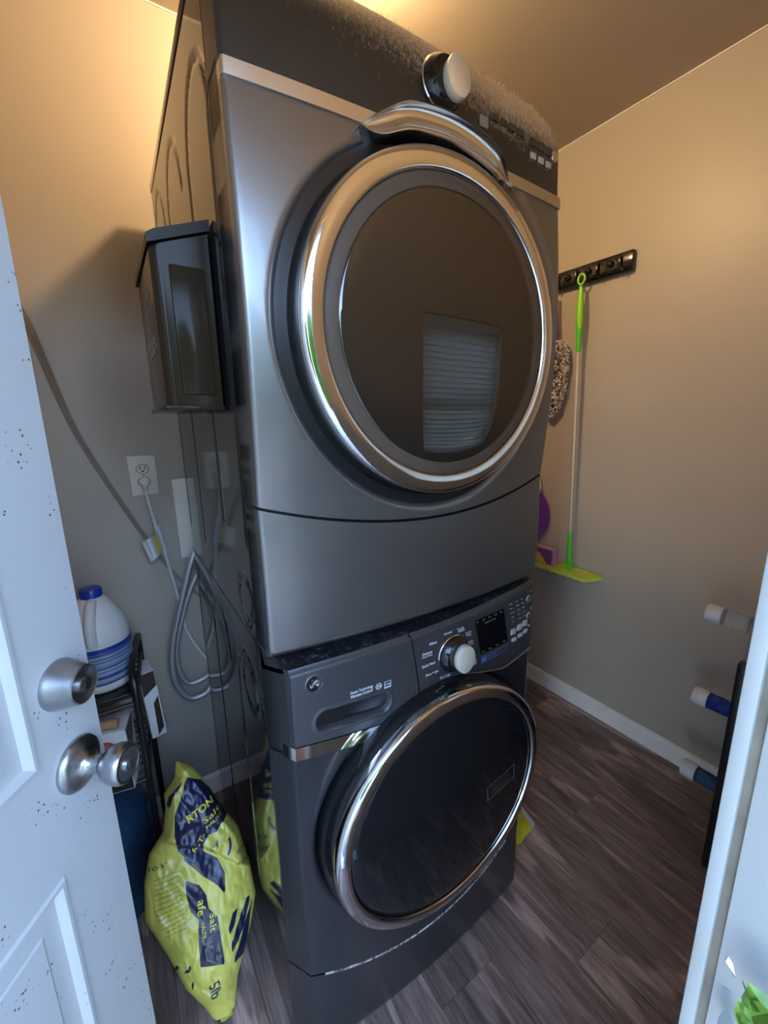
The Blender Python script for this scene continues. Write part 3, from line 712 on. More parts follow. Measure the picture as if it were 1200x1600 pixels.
dbuild(dlathe([(.0252, .0728), (.0225, .0742), (.0215, .0730), (.001, .0728)], -.051, .936), 'knob_face', 'nickeldark', kn)
dbuild(dlathe([(.0095, .072), (.0095, .0765), (.008, .077), (.001, .077)], -.051, .936), 'lock_cylinder', 'nickel', kn)
dbuild(MB().box(.76-.0518, .76-.0502, -.0778, -.0765, .921, .934), 'keyhole', 'black', kn)
dbuild(MB().box(.76-.001, .76+.0015, .010, .034, .90, .955).box(.76-.001, .76+.0015, .010, .034, 1.03, 1.085), 'latch_plate', 'nickel')
for z in (.2, 1.0, 1.8): dbuild(MB().tube([(-.004, .046, z), (-.004, .046, z+.09)], .006, 10), 'hinge', 'nickel')

# ================================================================== BACK WALL FITTINGS
ot = thing('wall_outlet', 'ivory duplex outlet on the back wall, white plug in its lower socket', 'outlet', (-.0975, YB, 1.242))
MB().box(-.1355, -.0595, YB-.006, YB, 1.180, 1.304, .0025).build('cover_plate', 'almond', ot)
for zc_ in (1.2625, 1.2225):
    rc = MB().lathe([(.0165, .0), (.0165, .0085), (.0155, .0095), (.001, .0095)], 36, Matrix.Translation((-.0975, YB, zc_)) @ AY, sx=1, sy=.84).build('socket', 'almond', ot)
    sl_ = MB().box(-.1052, -.1024, YB-.0105, YB-.009, zc_-.0005, zc_+.009).box(-.0926, -.0898, YB-.0105, YB-.009, zc_-.0005, zc_+.008)
    sl_.lathe([(.003, .009), (.003, .0105), (.0002, .0105)], 12, Matrix.Translation((-.0975, YB, zc_-.006)) @ AY); sl_.build('slots', 'black', rc)
    MB().lathe([(.0166, .006), (.0180, .0064), (.0180, .0058)], 36, Matrix.Translation((-.0975, YB, zc_)) @ AY, sx=1, sy=.86, cap=False).build('socket_gap', 'black', rc)
MB().lathe([(.003, .005), (.003, .0075), (.0005, .0078)], 14, Matrix.Translation((-.0975, YB, 1.2425)) @ AY).build('screw', 'nickel', ot)
MB().box(-.021, .040, YB-.012, YB, .955, 1.2235, .002).build('blank', 'almond')
bo = bpy.data.objects['blank']; bo.name = 'cover_board'; tag(bo, 'narrow blank ivory board on the wall, half hidden behind the dryer side', 'board')
cr = thing('power_cord', 'white power cord plugged into the wall outlet and running down behind the washer', 'cord', (-.0975, YB, .55))
MB().lathe([(.0155, .009), (.0165, .013), (.0155, .026), (.010, .032), (.001, .033)], 28, Matrix.Translation((-.0975, YB, 1.2225)) @ AY).build('plug', 'almond', cr)
cp = spline([(-.0975, .856, 1.222), (-.0985, .836, 1.205), (-.096, .838, 1.17), (-.088, .84, 1.11), (-.080, .850, 1.06), (-.069, .853, .998), (-.047, .856, .83), (-.034, .856, .706), (-.004, .856, .618), (.027, .856, .559), (.08, .84, .50)], 8)
MB().tube(cp[8:], .0058, 10).tube(cp[:9], [.010-.0005*i for i in range(9)], 10).build('cord', 'cord', cr)
MB().tube([(-.0835, .850, 1.085), (-.0665, .855, .985)], .0095, 12).build('cord_sleeve', 'cord', cr)
tg = MB(); TA, TB_, TC, TD = Vector((-.125, .815, 1.045)), Vector((-.082, .838, 1.062)), Vector((-.070, .838, 1.003)), Vector((-.108, .812, .978))
tg.grid(lambda u, v: TA.lerp(TB_, u).lerp(TD.lerp(TC, u), v)+Vector((0, -.012*math.sin(math.pi*u), 0)), 10, 6); tgo = tg.build('warning_tag', 'label', cr)
MB().tube([TA, TD], .007, 10).build('tag_roll', 'cord', tgo)
MB().grid(lambda u, v: TA.lerp(TB_, .62+.22*u).lerp(TD.lerp(TC, .62+.22*u), .04+.9*v)+Vector((0, -.0125*math.sin(math.pi*(.62+.22*u))-.001, 0)), 3, 5).build('tag_stripe', 'yellowink', tgo)
for nm, lab, P, r_ in (('supply_hose', 'outer loop of grey braided hose hanging beside the washer back', [(.07, .84, 1.10), (.035, .825, 1.03), (.015, .812, .985), (-.012, .81, .917), (-.057, .81, .776), (-.088, .81, .661), (-.093, .81, .547), (-.059, .81, .470), (-.008, .81, .462), (.025, .812, .492), (.08, .82, .54)], .0095),
                       ('supply_hose', 'inner loop of grey braided hose nested inside the larger loop', [(.07, .845, .96), (.025, .837, .909), (-.016, .834, .832), (-.050, .834, .736), (-.075, .834, .631), (-.070, .834, .550), (-.046, .834, .507), (0, .834, .509), (.026, .834, .526), (.08, .835, .57)], .0085)):
    tag(MB().tube(spline(P, 10), r_, 12).build(nm, 'hose'), lab, 'hose', 'hoses behind the washer')
dc = MB()
for k in range(3):
    o_ = (k-1)*.006
    dc.tube(spline([(-.42+o_, .80, 1.93+o_*.5), (-.322+o_, .842, 1.69+o_*.5), (-.249+o_*.8, .855, 1.372+o_*.4), (-.122+o_*.6, .858, 1.051+o_*.3), (-.092+o_*.4, .859, .988), (-.035+o_*.3, .859, .88), (.06, .86, .76)][0:1]+[(-.318+o_, .845, 1.684+o_*.5), (-.249+o_*.8, .864, 1.380+o_*.4), (-.122+o_*.6, .8668, 1.058+o_*.3), (-.035+o_*.3, .8668, .885), (.06, .8668, .76)], 8), .0027, 8)
dcb = tag(dc.build('cable_bundle', 'tan'), 'bundle of three tan cables slanting down the back wall', 'cable')

# ================================================================== LINT BIN ON THE DRYER SIDE
BN = thing('lint_bin', 'black wall bin with a sloping lid stuck to the left side of the dryer', 'bin', (-.045, .25, 1.424))
bd_ = MB(); Y0, Y1 = .135, .375
prof_b = []
for a in range(0, 91, 18): prof_b.append((-.090+.016-.016*math.sin(R(a))*1.0, Y0+.016-.016*math.cos(R(a))))
prof_b = [(-.004, Y0)]+[(-.074-.016*math.sin(R(a)), Y0+.016-.016*math.cos(R(a))) for a in range(0, 91, 15)]+[(-.074-.016*math.cos(R(a)), Y1-.016+.016*math.sin(R(a))) for a in range(0, 91, 15)]+[(-.004, Y1)]
def zt_b(x): return lerp([(-.09, 1.662), (0, 1.694)], x)
n = len(prof_b)
vs = [(x, y, 1.424) for x, y in prof_b]+[(x, y, zt_b(x)) for x, y in prof_b]
bd_.add(vs, [(i, (i+1) % n, n+(i+1) % n, n+i) for i in range(n)]+[tuple(reversed(range(n))), tuple(range(n, 2*n))])
bd_.build('bin_body', 'binblack', BN, 40)
MB().box(-.066, -.014, Y0-.0035, Y0+.002, 1.445, 1.640, .003).build('side_inset', 'binblack', BN)
bl = MB(); lid = [(-.001, 1.712), (-.082, 1.683), (-.093, 1.676), (-.093, 1.663), (-.001, 1.696)]
bl.prism(lid, lambda a, b: (a, Y0-.007, b), lambda a, b: (a, Y1+.007, b)); bl.build('lid', 'binlid', BN, 20)
MB().box(-.094, -.002, Y0-.003, Y1+.003, 1.420, 1.428, .002).build('bottom_rim', 'binblack', BN)
fb = lambda a, b: (-.0908, a, b)
bt = WB(); write(bt, 'LAUNDRY', .032, fb, (.318, 1.545), d=(-1, 0), stretch=1.0, bold=0)
for z in (1.585, 1.535): rect(bt, fb, .17, .32, z, z+.0015, 1)
for z, a, b in ((1.605, .20, .255), (1.612, .215, .245), (1.517, .20, .29), (1.522, .20, .27)): rect(bt, fb, a, b, z, z+.003, 1)
bt.build('lettering', 'inkdim', BN, 0)

# ================================================================== SHELF CORNER (LEFT)
SH = thing('wire_shelf', 'black wire shelf in the corner behind the white door', 'shelf', (-.4, .66, 0))
SXr, SXl, SY0, SY1 = -.193, -.62, .525, .80
for yy, xx in ((SY0, -.204), (SY1, -.178), (SY0, SXl), (SY1, SXl)): MB().tube([(xx, yy, 0), (xx, yy, .70)], .0085, 10).build('leg', 'wire', SH)
for xa, xb in ((-.204, -.178), (SXl, SXl)):
    MB().tube(spline([(xa, SY0, .69), (xa, SY0+.005, .735), (xa, SY0+.04, .765), ((xa+xb)/2, .66, .772), (xb, SY1-.04, .765), (xb, SY1-.005, .735), (xb, SY1, .69)], 6), .0085, 10).build('end_arch', 'wire', SH)
for z in (.688, .455):
    for yy in (SY0, SY1): MB().tube([(SXl, yy, z), (-.204 if yy == SY0 else -.178, yy, z)], .006, 8).build('rail', 'wire', SH)
    for k in range(1, 9):
        yy = SY0+(SY1-SY0)*k/9; MB().tube([(SXl, yy, z+.004), (-.204+.026*k/9, yy, z+.004)], .0032, 6).build('shelf_wire', 'wire', SH)
    for xx, xb in ((SXl, SXl), (-.204, -.178)): MB().tube([(xx, SY0, z), (xb, SY1, z)], .006, 8).build('end_rail', 'wire', SH)
tr = MB().box(-.36, -.212, .555, .755, .6955, .702, .002); single(tr, 'tray', 'black', 'flat black tray on the wire shelf under the bleach jug', 'tray')
JX, JY, JZ = -.268, .655, .7025
JG = thing('bleach_jug', 'white plastic bleach jug with a blue cap and blue striped label on the wire shelf', 'jug', (JX, JY, JZ))
jm = Matrix.Translation((JX, JY, JZ))
jp = [(.052, 0), (.066, .004), (.0715, .014), (.0725, .03), (.0725, .135), (.0735, .142), (.072, .165), (.065, .190), (.050, .222), (.033, .246), (.022, .256), (.0205, .270)]
jpp = spline([(a, b, 0) for a, b in jp], 4); MB().lathe([(p.x, p.y) for p in jpp], 48, jm).build('jug_body', 'bleach', JG, 50)
MB().lathe([(.0732, .028), (.0738, .030), (.0738, .128), (.0732, .130)], 48, jm, cap=False).build('jug_label', 'jug_label', JG)
MB().lathe([(.0735, .118), (.0745, .119), (.0745, .130), (.0735, .131)], 48, jm, cap=False).build('label_band', 'bluecap', JG)
MB().lathe([(.024, .252), (.0255, .254), (.0255, .272), (.0235, .2755), (.001, .276)], 36, jm).build('cap', 'bluecap', JG)
MB().tube(spline([(JX+.0, JY-.020, JZ+.243), (JX-.004, JY-.046, JZ+.235), (JX-.010, JY-.066, JZ+.200), (JX-.012, JY-.072, JZ+.165), (JX-.010, JY-.066, JZ+.140)], 6), .013, 12).build('handle', 'bleach', JG)
# cartons
CB = thing('carton', 'white carton with a red oval print standing on the lower wire shelf', 'carton', (-.29, .54, .462), R(-12))
def loc(mb, name, m, par, sm=35): return mb.build(name, m, par, sm, off=(0, 0, 0))
loc(MB().box(-.06, .06, -.03, .055, 0, .178, .0012), 'carton_box', 'carton', CB)
cf = lambda a, b: (a, -.0306, b)
ov = MB(); ringdec(ov, cf, .010, .137, .0002, .019, 32, 1.25); loc(ov, 'oval_print', 'redprint', CB)
ob = MB(); rect(ob, cf, -.058, .0585, .003, .040, 1); loc(ob, 'dark_print', 'cartondark', CB)
oc = MB(); oc.add([(.0606, -.028, .176), (.0606, .05, .176), (.0606, .03, .12), (.0606, -.015, .085)], [(0, 1, 2, 3)]); loc(oc, 'side_print', 'cartondark', CB)
CB2 = thing('carton', 'narrow tilted carton with a dark picture wedged behind the shelf leg', 'carton', (-.168, .70, .462), R(8))
tl_ = Matrix.Rotation(R(-3), 4, 'Y')
loc(MB().box(-.018, .022, -.035, .05, .005, .225, .0012, m=tl_), 'carton_box', 'carton', CB2)
p2 = MB(); p2.add([tl_ @ Vector(v) for v in ((-.017, -.0356, .15), (.021, -.0356, .175), (.021, -.0356, .224), (-.017, -.0356, .224))], [(0, 1, 2, 3)]); loc(p2, 'dark_print', 'cartondark', CB2)
p3 = MB(); p3.add([tl_ @ Vector(v) for v in ((.000, -.0356, .01), (.018, -.0356, .03), (.019, -.0356, .14), (.004, -.0356, .12))], [(0, 1, 2, 3)]); loc(p3, 'picture_print', 'cartondark', CB2)
dw = MB().tube([(-.345, .545, .658), (-.250, .515, .6535)], .0135, 20); single(dw, 'wooden_dowel', 'wood', 'short pale wooden dowel lying on top of the white carton', 'dowel')
# water bottle on the floor
def bottle(L, r, neck=.026):
    p = [(r*.80, 0), (r*.94, .006), (r, .022), (r, L*.18), (r*.965, L*.20), (r*.965, L*.23), (r, L*.25), (r, L*.45), (r*.965, L*.47), (r*.965, L*.50), (r, L*.52), (r*.99, L*.66), (r*.88, L*.74), (r*.62, L*.81), (neck*1.45, L*.85), (neck, L*.87), (neck, L*.95)]
    return [(q_.x, q_.y) for q_ in spline([(a, b, 0) for a, b in p], 3)]
def rackbottle(L, r, neck=.026):
    p = [(r*.80, 0), (r*.94, .006), (r, .022), (r, L*.18), (r*.965, L*.20), (r*.965, L*.23), (r, L*.25), (r, L*.40), (r*.965, L*.42), (r, L*.45), (r*.99, L*.53), (r*.86, L*.60), (r*.58, L*.665), (neck*1.5, L*.70), (neck, L*.725), (neck, L*.80), (neck*1.06, L*.81), (neck, L*.82), (neck, L*.96)]
    return [(q_.x, q_.y) for q_ in spline([(a, b, 0) for a, b in p], 3)]
BB = thing('water_bottle', 'large blue water bottle on the floor under the wire shelf', 'bottle', (-.345, .645, 0))
bm_ = Matrix.Translation((-.345, .645, 0))
MB().lathe(bottle(.44, .13), 48, bm_).build('bottle_body', 'waterblue', BB, 50); MB().lathe([(.028, .405), (.029, .407), (.029, .437), (.026, .440), (.001, .440)], 32, bm_).build('cap', 'capwhite', BB)

# ================================================================== SALT BAG
BL = [(-.025, -.136), (.03, -.165), (.075, -.195), (.148, -.222), (.223, -.256), (.287, -.247), (.333, -.229), (.361, -.191), (.405, -.178), (.434, -.176), (.455, -.146), (.487, -.137)]
BRr = [(-.025, -.106), (.043, -.08), (.113, -.029), (.16, -.004), (.223, -.004), (.302, -.015), (.359, -.048), (.419, -.073), (.464, -.1), (.487, -.133)]
def flap(x, z):
    d = (z-.295)-(-.9*(x+.10) if x > -.10 else -.55*(x+.10)); return sst(0, .009, d+.004*noise.noise(Vector((x*40, z*40, 2))))
def bag_front(x, z, lift=0):
    l, r = lerp(BL, z), lerp(BRr, z); u = max(-1, min(1, (2*x-l-r)/max(r-l, 1e-4))); e = math.sqrt(max(0, 1-u*u))
    h = .052*e*min(1, (r-l)/.16)*(1-.35*max(0, (z-.25)/.25))
    ins = min(x-l, r-x); h += .024*max(0, min(1, ins/.02))*flap(x, z)
    w_ = max(0, min(1, ins/.03))
    h += w_*(.009*(noise.noise(Vector((x*16, z*16, 1.3))))+.009*abs(noise.noise(Vector((x*30+z*22, z*12-x*9, 4.))))-.006*abs(noise.noise(Vector((x*70, z*34, 7.)))))
    h += lift
    return (x, .2+.62*z-.85*h, max(.004, z+.527*h))
POLY = [
 [(-.1177, .4507), (-.0865, .4319), (-.0512, .3813), (-.0292, .3413), (-.0586, .3338), (-.0757, .3242), (-.0933, .3268), (-.1094, .3148), (-.1097, .2986), (-.1327, .3016), (-.1469, .2941), (-.166, .322), (-.1688, .3518), (-.1611, .3889), (-.1379, .4201), (-.1267, .4413)],
 [(-.1359, .3064), (-.1117, .2995), (-.0824, .2724), (-.0721, .2398), (-.0792, .2023), (-.0935, .2263), (-.1214, .2563), (-.1444, .2863), (-.1577, .3018)],
 [(-.1316, .4484), (-.1656, .4286), (-.1747, .4121), (-.1682, .404), (-.1584, .4234), (-.1383, .4382)],
 [(-.1608, .2667), (-.1325, .2446), (-.1211, .2193), (-.1219, .1966), (-.1054, .1756), (-.1076, .0931), (-.1587, .1101), (-.1519, .1716), (-.1452, .1847), (-.1606, .2078), (-.1638, .2419)],
 [(-.0564, .165), (-.0706, .1644), (-.0863, .1462), (-.0872, .1335), (-.0744, .1397)], [(-.0221, .1705), (-.0328, .1702), (-.0867, .1169), (-.089, .1018), (-.0488, .1272)],
 [(-.0161, .1629), (-.081, .093), (-.0877, .081), (-.0555, .075), (-.0316, .1326)], [(-.217, .1182), (-.2046, .128), (-.2001, .1221), (-.2141, .1131)],
 [(-.1949, .1092), (-.1781, .119), (-.1774, .1125), (-.1821, .1077)], [(-.1825, .0842), (-.1776, .0917), (-.1769, .0844), (-.1824, .073)]]
BBX = [(min(p[0] for p in P)-.004, max(p[0] for p in P)+.004, min(p[1] for p in P)-.004, max(p[1] for p in P)+.004) for P in POLY]
def sdist(P, x, z):
    d = 1e9; ins = False; n = len(P)
    for i in range(n):
        ax, az = P[i]; bx_, bz = P[(i+1) % n]; ex, ez = bx_-ax, bz-az
        t = max(0, min(1, ((x-ax)*ex+(z-az)*ez)/(ex*ex+ez*ez+1e-12))); dx, dz = x-ax-ex*t, z-az-ez*t; d = min(d, dx*dx+dz*dz)
        if (az > z) != (bz > z) and x < ax+ex*(z-az)/ez: ins = not ins
    return math.sqrt(d)*(1 if ins else -1)
def ink(x, z):
    d = -1
    for P, b in zip(POLY, BBX):
        if b[0] < x < b[1] and b[2] < z < b[3]: d = max(d, sdist(P, x, z))
    return max(0, min(1, .5+d/.006))
SB = thing('salt_bag', 'crumpled yellow bag of ice-melting salt slumped on the floor against the washer side', 'bag', (-.13, .33, 0))
NU, NV = 84, 210; sb = MB(); vals = []
for k in range(NV+1):
    z = -.025+.512*k/NV; l, r = lerp(BL, z), lerp(BRr, z)
    for i in range(NU+1):
        u = .5-.5*math.cos(math.pi*(i/NU)); x = l+(r-l)*u; sb.v.append(bag_front(x, z)); vals.append(ink(x, z))
w_ = NU+1; sb.f += [(k*w_+i, k*w_+i+1, (k+1)*w_+i+1, (k+1)*w_+i) for k in range(NV) for i in range(NU)]
o0 = len(sb.v); nb = 16
for k in range(NV+1):
    z = -.025+.512*k/NV; l, r = lerp(BL, z), lerp(BRr, z)
    for i in range(nb+1):
        x = l+(r-l)*(.5-.5*math.cos(math.pi*i/nb)); u = (2*x-l-r)/max(r-l, 1e-4); h = -.045*math.sqrt(max(0, 1-u*u))*min(1, (r-l)/.16)
        sb.v.append((x, .2+.62*z-.85*h, max(.004, z+.527*h))); vals.append(0)
w2 = nb+1; sb.f += [(o0+k*w2+i, o0+(k+1)*w2+i, o0+(k+1)*w2+i+1, o0+k*w2+i+1) for k in range(NV) for i in range(nb)]
so = sb.build('bag_film', 'bag', SB, 60); at = so.data.attributes.new('ink', 'FLOAT', 'POINT'); at.data.foreach_set('value', vals)
fbag = lambda x, z: bag_front(x, z, .0016)
by = WB(); bn = WB(); bo_ = MB()
def wr(mb, s_, a, b, c, st=1., sh=0, k=1.35, bold=.01):
    d = (b[0]-a[0], b[1]-a[1]); L = math.hypot(*d); hgt = abs((c[0]-a[0])*(-d[1])+(c[1]-a[1])*d[0])/L*k
    v, f = text2d(s_, hgt, 'LEFT', sh, bold); wid = max(p[0] for p in v); write(mb, s_, hgt, fbag, a, d, shear=sh, stretch=L/wid, bold=bold, fine=.003)
wr(by, 'RTON', (-.1350, .3650), (-.0670, .3800), (-.1400, .3790), bold=.03)
wr(by, 'fe-T-', (-.1300, .3034), (-.1010, .3300), (-.1390, .3110)); wr(by, 'Salt', (-.1010, .3500), (-.0535, .3600), (-.1060, .3605)); wr(by, 'HALITE', (-.096, .3385), (-.0530, .3490), (-.0990, .3445))
wr(by, 'afe', (-.1417, .2206), (-.1473, .1938), (-.1243, .2142)); wr(by, 'Salt', (-.1216, .1883), (-.1266, .1567), (-.1075, .1815)); wr(by, 'HALITE', (-.1428, .1804), (-.1455, .1543), (-.1337, .1768))
by.build('lettering', 'yellowink', SB, 0)
wr(bn, '5°F', (-.0964, .2892), (-.072, .2994), (-.1016, .2985)); wr(bn, 'TO 5°', (-.2373, .3061), (-.1934, .3055), (-.2379, .3129)); wr(bn, '5lb', (-.1483, .0722), (-.1471, .0436), (-.123, .0666))
wr(bn, 'ICK', (-.0366, .2628), (-.0091, .263), (-.0419, .2708)); wr(bn, 'CTIO', (-.0436, .2391), (-.0062, .2383), (-.0464, .2487))
am = [(-.0716+.027*math.cos(R(a)), .2935+.027*math.sin(R(a))) for a in range(-60, 25, 8)]
ar = MB()
for (a, b), (c, d) in zip(am, am[1:]):
    ar.add([fbag(a, b), fbag(c, d), fbag(-.0716+(c+.0716)*.78, .2935+(d-.2935)*.78), fbag(-.0716+(a+.0716)*.78, .2935+(b-.2935)*.78)], [(0, 1, 2, 3)])
ar.build('arc_mark', 'navyfilm', SB, 0); bn.build('lettering', 'navyfilm', SB, 0)
for k in range(13):
    z = .288-k*.0085; x0 = lerp(BL, z)+.02+.003*(k % 3); x1 = min(-.172, x0+.055+.004*(k*7 % 4)); x = x0
    while x < x1: d = random.uniform(.004, .010); rect(bo_, fbag, x, min(x+d, x1), z-.05*(x-x0)*0, z+.0011, 1); x += d+.0016
tag(bo_.build('small_print', 'oliveink', SB, 0), kind='stuff')

# ================================================================== RIGHT WALL FITTINGS
HO = thing('mop_holder', 'black wall-mounted broom and mop holder rail on the right wall', 'rail', (XR, .62, 1.98))
MB().box(XR-.026, XR, .297, .95-.09, 1.945, 2.018, .004).build('back_rail', 'blackgloss', HO)
for k in range(5):
    yc = .365+.092*k
    MB().box(XR-.040, XR-.022, yc-.030, yc+.030, 1.952, 2.006, .006).build('clip_housing', 'blackgloss', HO)
    MB().lathe([(.013*math.sin(R(a)), -.013*math.cos(R(a))) for a in range(5, 180, 20)], 16, Matrix.Translation((XR-.044, yc+.008, 1.982)), cap=True).build('roller_ball', 'blackgloss', HO)
    MB().tube(spline([(XR-.024, yc-.040, 1.958), (XR-.045, yc-.040, 1.948), (XR-.058, yc-.040, 1.953), (XR-.062, yc-.040, 1.968)], 5), .0035, 8).build('hook', 'blackgloss', HO)
MX, MY, MZ = 1.566, .4715, .733
MO = thing('flat_mop', 'flat mop with a lime green handle hanging from the rail on the right wall', 'mop', (MX, MY-.03, .70))
px0, py0 = XR-.052, .498
MB().tube([(px0, py0-.012+.015*math.cos(R(a)), 1.957+.019*math.sin(R(a))) for a in range(0, 360, 20)], .0042, 8, closed=True).build('hanging_loop', 'lime', MO)
def PM(t): return Vector((px0, py0-.012, 1.938)).lerp(Vector((MX-.006, .443, .745)), t)
gr = [(0, .006), (.03, .010), (.07, .0135), (.12, .0145), (.16, .0125), (.19, .0105), (.22, .0105), (.225, .009)]
MB().tube([PM(t) for t, r in gr], [r for t, r in gr], 16).build('grip', 'green', MO)
MB().tube([PM(t)+Vector((-.0045, -.004, 0)) for t in (.012, .03, .07, .12, .145, .155)], [.005, .0085, .0110, .0112, .008, .003], 14).build('grip_inlay', 'lime', MO)
MB().tube([PM(t) for t in (.222, .55)], .0088, 14).tube([PM(t) for t in (.549, .90)], .0078, 14).tube([PM(t) for t in (.545, .555)], .0098, 14).build('pole', 'pole', MO)
MB().tube([PM(t) for t in (.885, .90, .97, 1.0)], [.0095, .0105, .0105, .010], 14).build('pole_socket', 'green', MO)
jx, jy, jz = PM(1.0)
MB().tube([(jx, jy-.013, jz-.006), (jx, jy+.013, jz-.006)], .013, 16).box(jx-.009, jx+.009, jy-.016, jy+.016, .700, jz-.008, .003).build('swivel_joint', 'green', MO)
hp = [(-.05, -.122), (.042, -.150), (.046, .118), (-.05, .146)]; mc = (1.553, .447)
def head(sc_, z0, z1, name, m, b=.004):
    bm2 = MB(); P = [(mc[0]+a*sc_, mc[1]+b_*sc_) for a, b_ in hp]
    bm2.prism(P, lambda a, b_: (a, b_, z0), lambda a, b_: (mc[0]+(a-mc[0])*.97, mc[1]+(b_-mc[1])*.985, z1)); return bm2.build(name, m, MO, 20)
head(1, .684, .692, 'mop_pad', 'moppad'); head(.97, .692, .699, 'mop_plate', 'moppad')
rb = MB()
for k in range(4):
    a, b_ = hp[k], hp[(k+1) % 4]; rb.tube([(mc[0]+a[0]*.92, mc[1]+a[1]*.95, .700), (mc[0]+b_[0]*.92, mc[1]+b_[1]*.95, .700)], .0035, 6)
rb.build('plate_rim', 'lime', MO)
# pink box resting on the mop plate
PB = thing('sponge_box', 'small pink and violet box with an orange corner resting on the mop head', 'box', (1.54, .555, .704), R(90))
loc(MB().box(-.055, .075, -.016, .016, 0, .080, .0012), 'box_body', 'pinkcard', PB)
pf = lambda a, b: (a, .0164, b)
a1 = MB(); a1.add([pf(-.045, .004), pf(.07, .004), pf(.07, .074), pf(-.048, .074)], [(0, 1, 2, 3)]); loc(a1, 'violet_panel', 'violetcard', PB)
a2 = MB(); a2.add([(a, .0167, b) for a, b in ((-.02, .003), (.07, .003), (.07, .06), (.045, .058), (.018, .045), (-.005, .02))], [tuple(range(6))]); loc(a2, 'orange_panel', 'orangecard', PB)
a3 = MB(); write(a3, 'fresh', .014, lambda a, b: (-a, .0167, b), (-.01, .058), align='CENTER', shear=.3)
# duster and dustpan hanging behind the dryer edge
DU = thing('duster', 'fluffy mottled grey chenille duster hanging on the right wall beside the dryer', 'duster', (1.567, .60, 1.40))
q0 = MB(); random.seed(3)
core = [(.008, 1.40), (.026, 1.43), (.034, 1.50), (.036, 1.58), (.036, 1.66), (.030, 1.71), (.014, 1.735)]
for k in range(900):
    z = random.uniform(1.40, 1.735); r = lerp([(b, a) for a, b in core], z)*random.uniform(.75, 1.12); a = random.uniform(0, 6.283)
    c0 = Vector((1.567+.4*0+r*.8*math.cos(a), .60-.018*(z-1.40)/.33+r*1.3*math.sin(a)-.012*math.sin((z-1.4)*9), z)); s_ = random.uniform(.004, .007)
    q0.add([c0+Vector(v)*s_ for v in ((1, 0, 0), (-1, 0, 0), (0, 1, 0), (0, -1, 0), (0, 0, 1.3), (0, 0, -1.3))], [(0, 2, 4), (2, 1, 4), (1, 3, 4), (3, 0, 4), (2, 0, 5), (1, 2, 5), (3, 1, 5), (0, 3, 5)])
tag(q0.build('chenille', 'duster', DU), kind='stuff')
MB().tube([(1.567, .597, 1.42), (1.567, .595, 1.74), (1.56, .61, 1.93)], [.010, .009, .008], 12).build('handle', 'purple', DU)
DP = thing('dustpan', 'purple plastic dustpan hanging low on the right wall behind the dryer edge', 'dustpan', (1.58, .68, .80))
MB().lathe([(.001, 0), (.105, .002), (.112, .008), (.112, .018), (.108, .018), (.104, .010), (.001, .008)], 40, Matrix.Translation((1.598, .695, .925)) @ Matrix(((0, 0, -1, 0), (1, 0, 0, 0), (0, 1, 0, 0), (0, 0, 0, 1))), sx=1, sy=1.18).build('pan', 'purple', DP)
MB().tube([(1.585, .66, 1.02), (1.572, .640, 1.06), (1.585, .66, 1.13)], [.012, .013, .008], 12).build('handle', mat('cream_handle', (.72, .58, .40), .4), DP)
# yellow bag on the floor behind the washer
YG = thing('plastic_bag', 'small yellow and white plastic bag standing on the floor behind the washer edge', 'bag', (.82, .10, 0))
def ybf(u, v, s):
    x = .735+.165*u*(1-.62*v)+.01*v; y = .085+.02*s*math.sin(math.pi*min(1, max(0, u)))*(1-.6*v)+.03*v+.006*noise.noise(Vector((u*4, v*4, s))); z = .004+.20*v*(1-.25*u)
    return (x, y, z)
yb = MB()
for s in (-1, 1): yb.grid(lambda u, v: ybf(u, v*.86, s), 16, 16)
yb.build('bag_film', 'yellowbag', YG, 60)
yc = MB(); yc.grid(lambda u, v: (lambda p: (p[0], p[1]-.002, p[2]))(ybf(u, .80+.25*v, -1)), 12, 6); yc.grid(lambda u, v: (lambda p: (p[0]+.003, p[1]-.0025, p[2]))(ybf(.85+.15*u, v, -1)), 4, 10); yc.build('white_edge', 'whitefilm', YG, 60)
# bottle rack
RK = thing('bottle_rack', 'black upright bottle rack against the front wall by the doorway', 'rack', (1.38, -.43, 0))
for xx in (1.236, 1.524):
    for yy in (-.315, -.555): MB().box(xx-.0145, xx+.0145, yy-.0145, yy+.0145, 0, .715, .003).build('post', 'black', RK)
for zz_ in (.045, .335, .635):
    for yy in (-.315, -.555): MB().box(1.25, 1.51, yy-.007, yy+.007, zz_-.010, zz_, .002).build('cross_bar', 'black', RK)
    for xx in (1.236, 1.524): MB().box(xx-.007, xx+.007, -.555, -.315, zz_-.004, zz_+.014, .002).build('side_bar', 'black', RK)
for zz_, m, lab in ((.772, 'clearbottle', 'clear water bottle lying on top of the black rack, white cap pointing out'), (.471, 'navybottle', 'deep blue water bottle lying in the middle of the black rack, white cap pointing out'),
                    (.181, 'waterblue', 'pale blue water bottle lying lowest in the black rack, white cap pointing out')):
    b = thing('water_bottle', lab, 'bottle', (1.38, -.36, zz_-.13), 0, 'water bottles in the rack')
    mm = Matrix.Translation((1.38, -.568, zz_)) @ Matrix(((1, 0, 0, 0), (0, 0, 1, 0), (0, -1, 0, 0), (0, 0, 0, 1)))
    MB().lathe(rackbottle(.405, .127), 48, mm).build('bottle_body', m, b, 50)
    MB().lathe([(.0285, .360), (.0295, .362), (.0295, .398), (.027, .402), (.001, .403)], 32, mm).build('cap', 'capwhite', b)

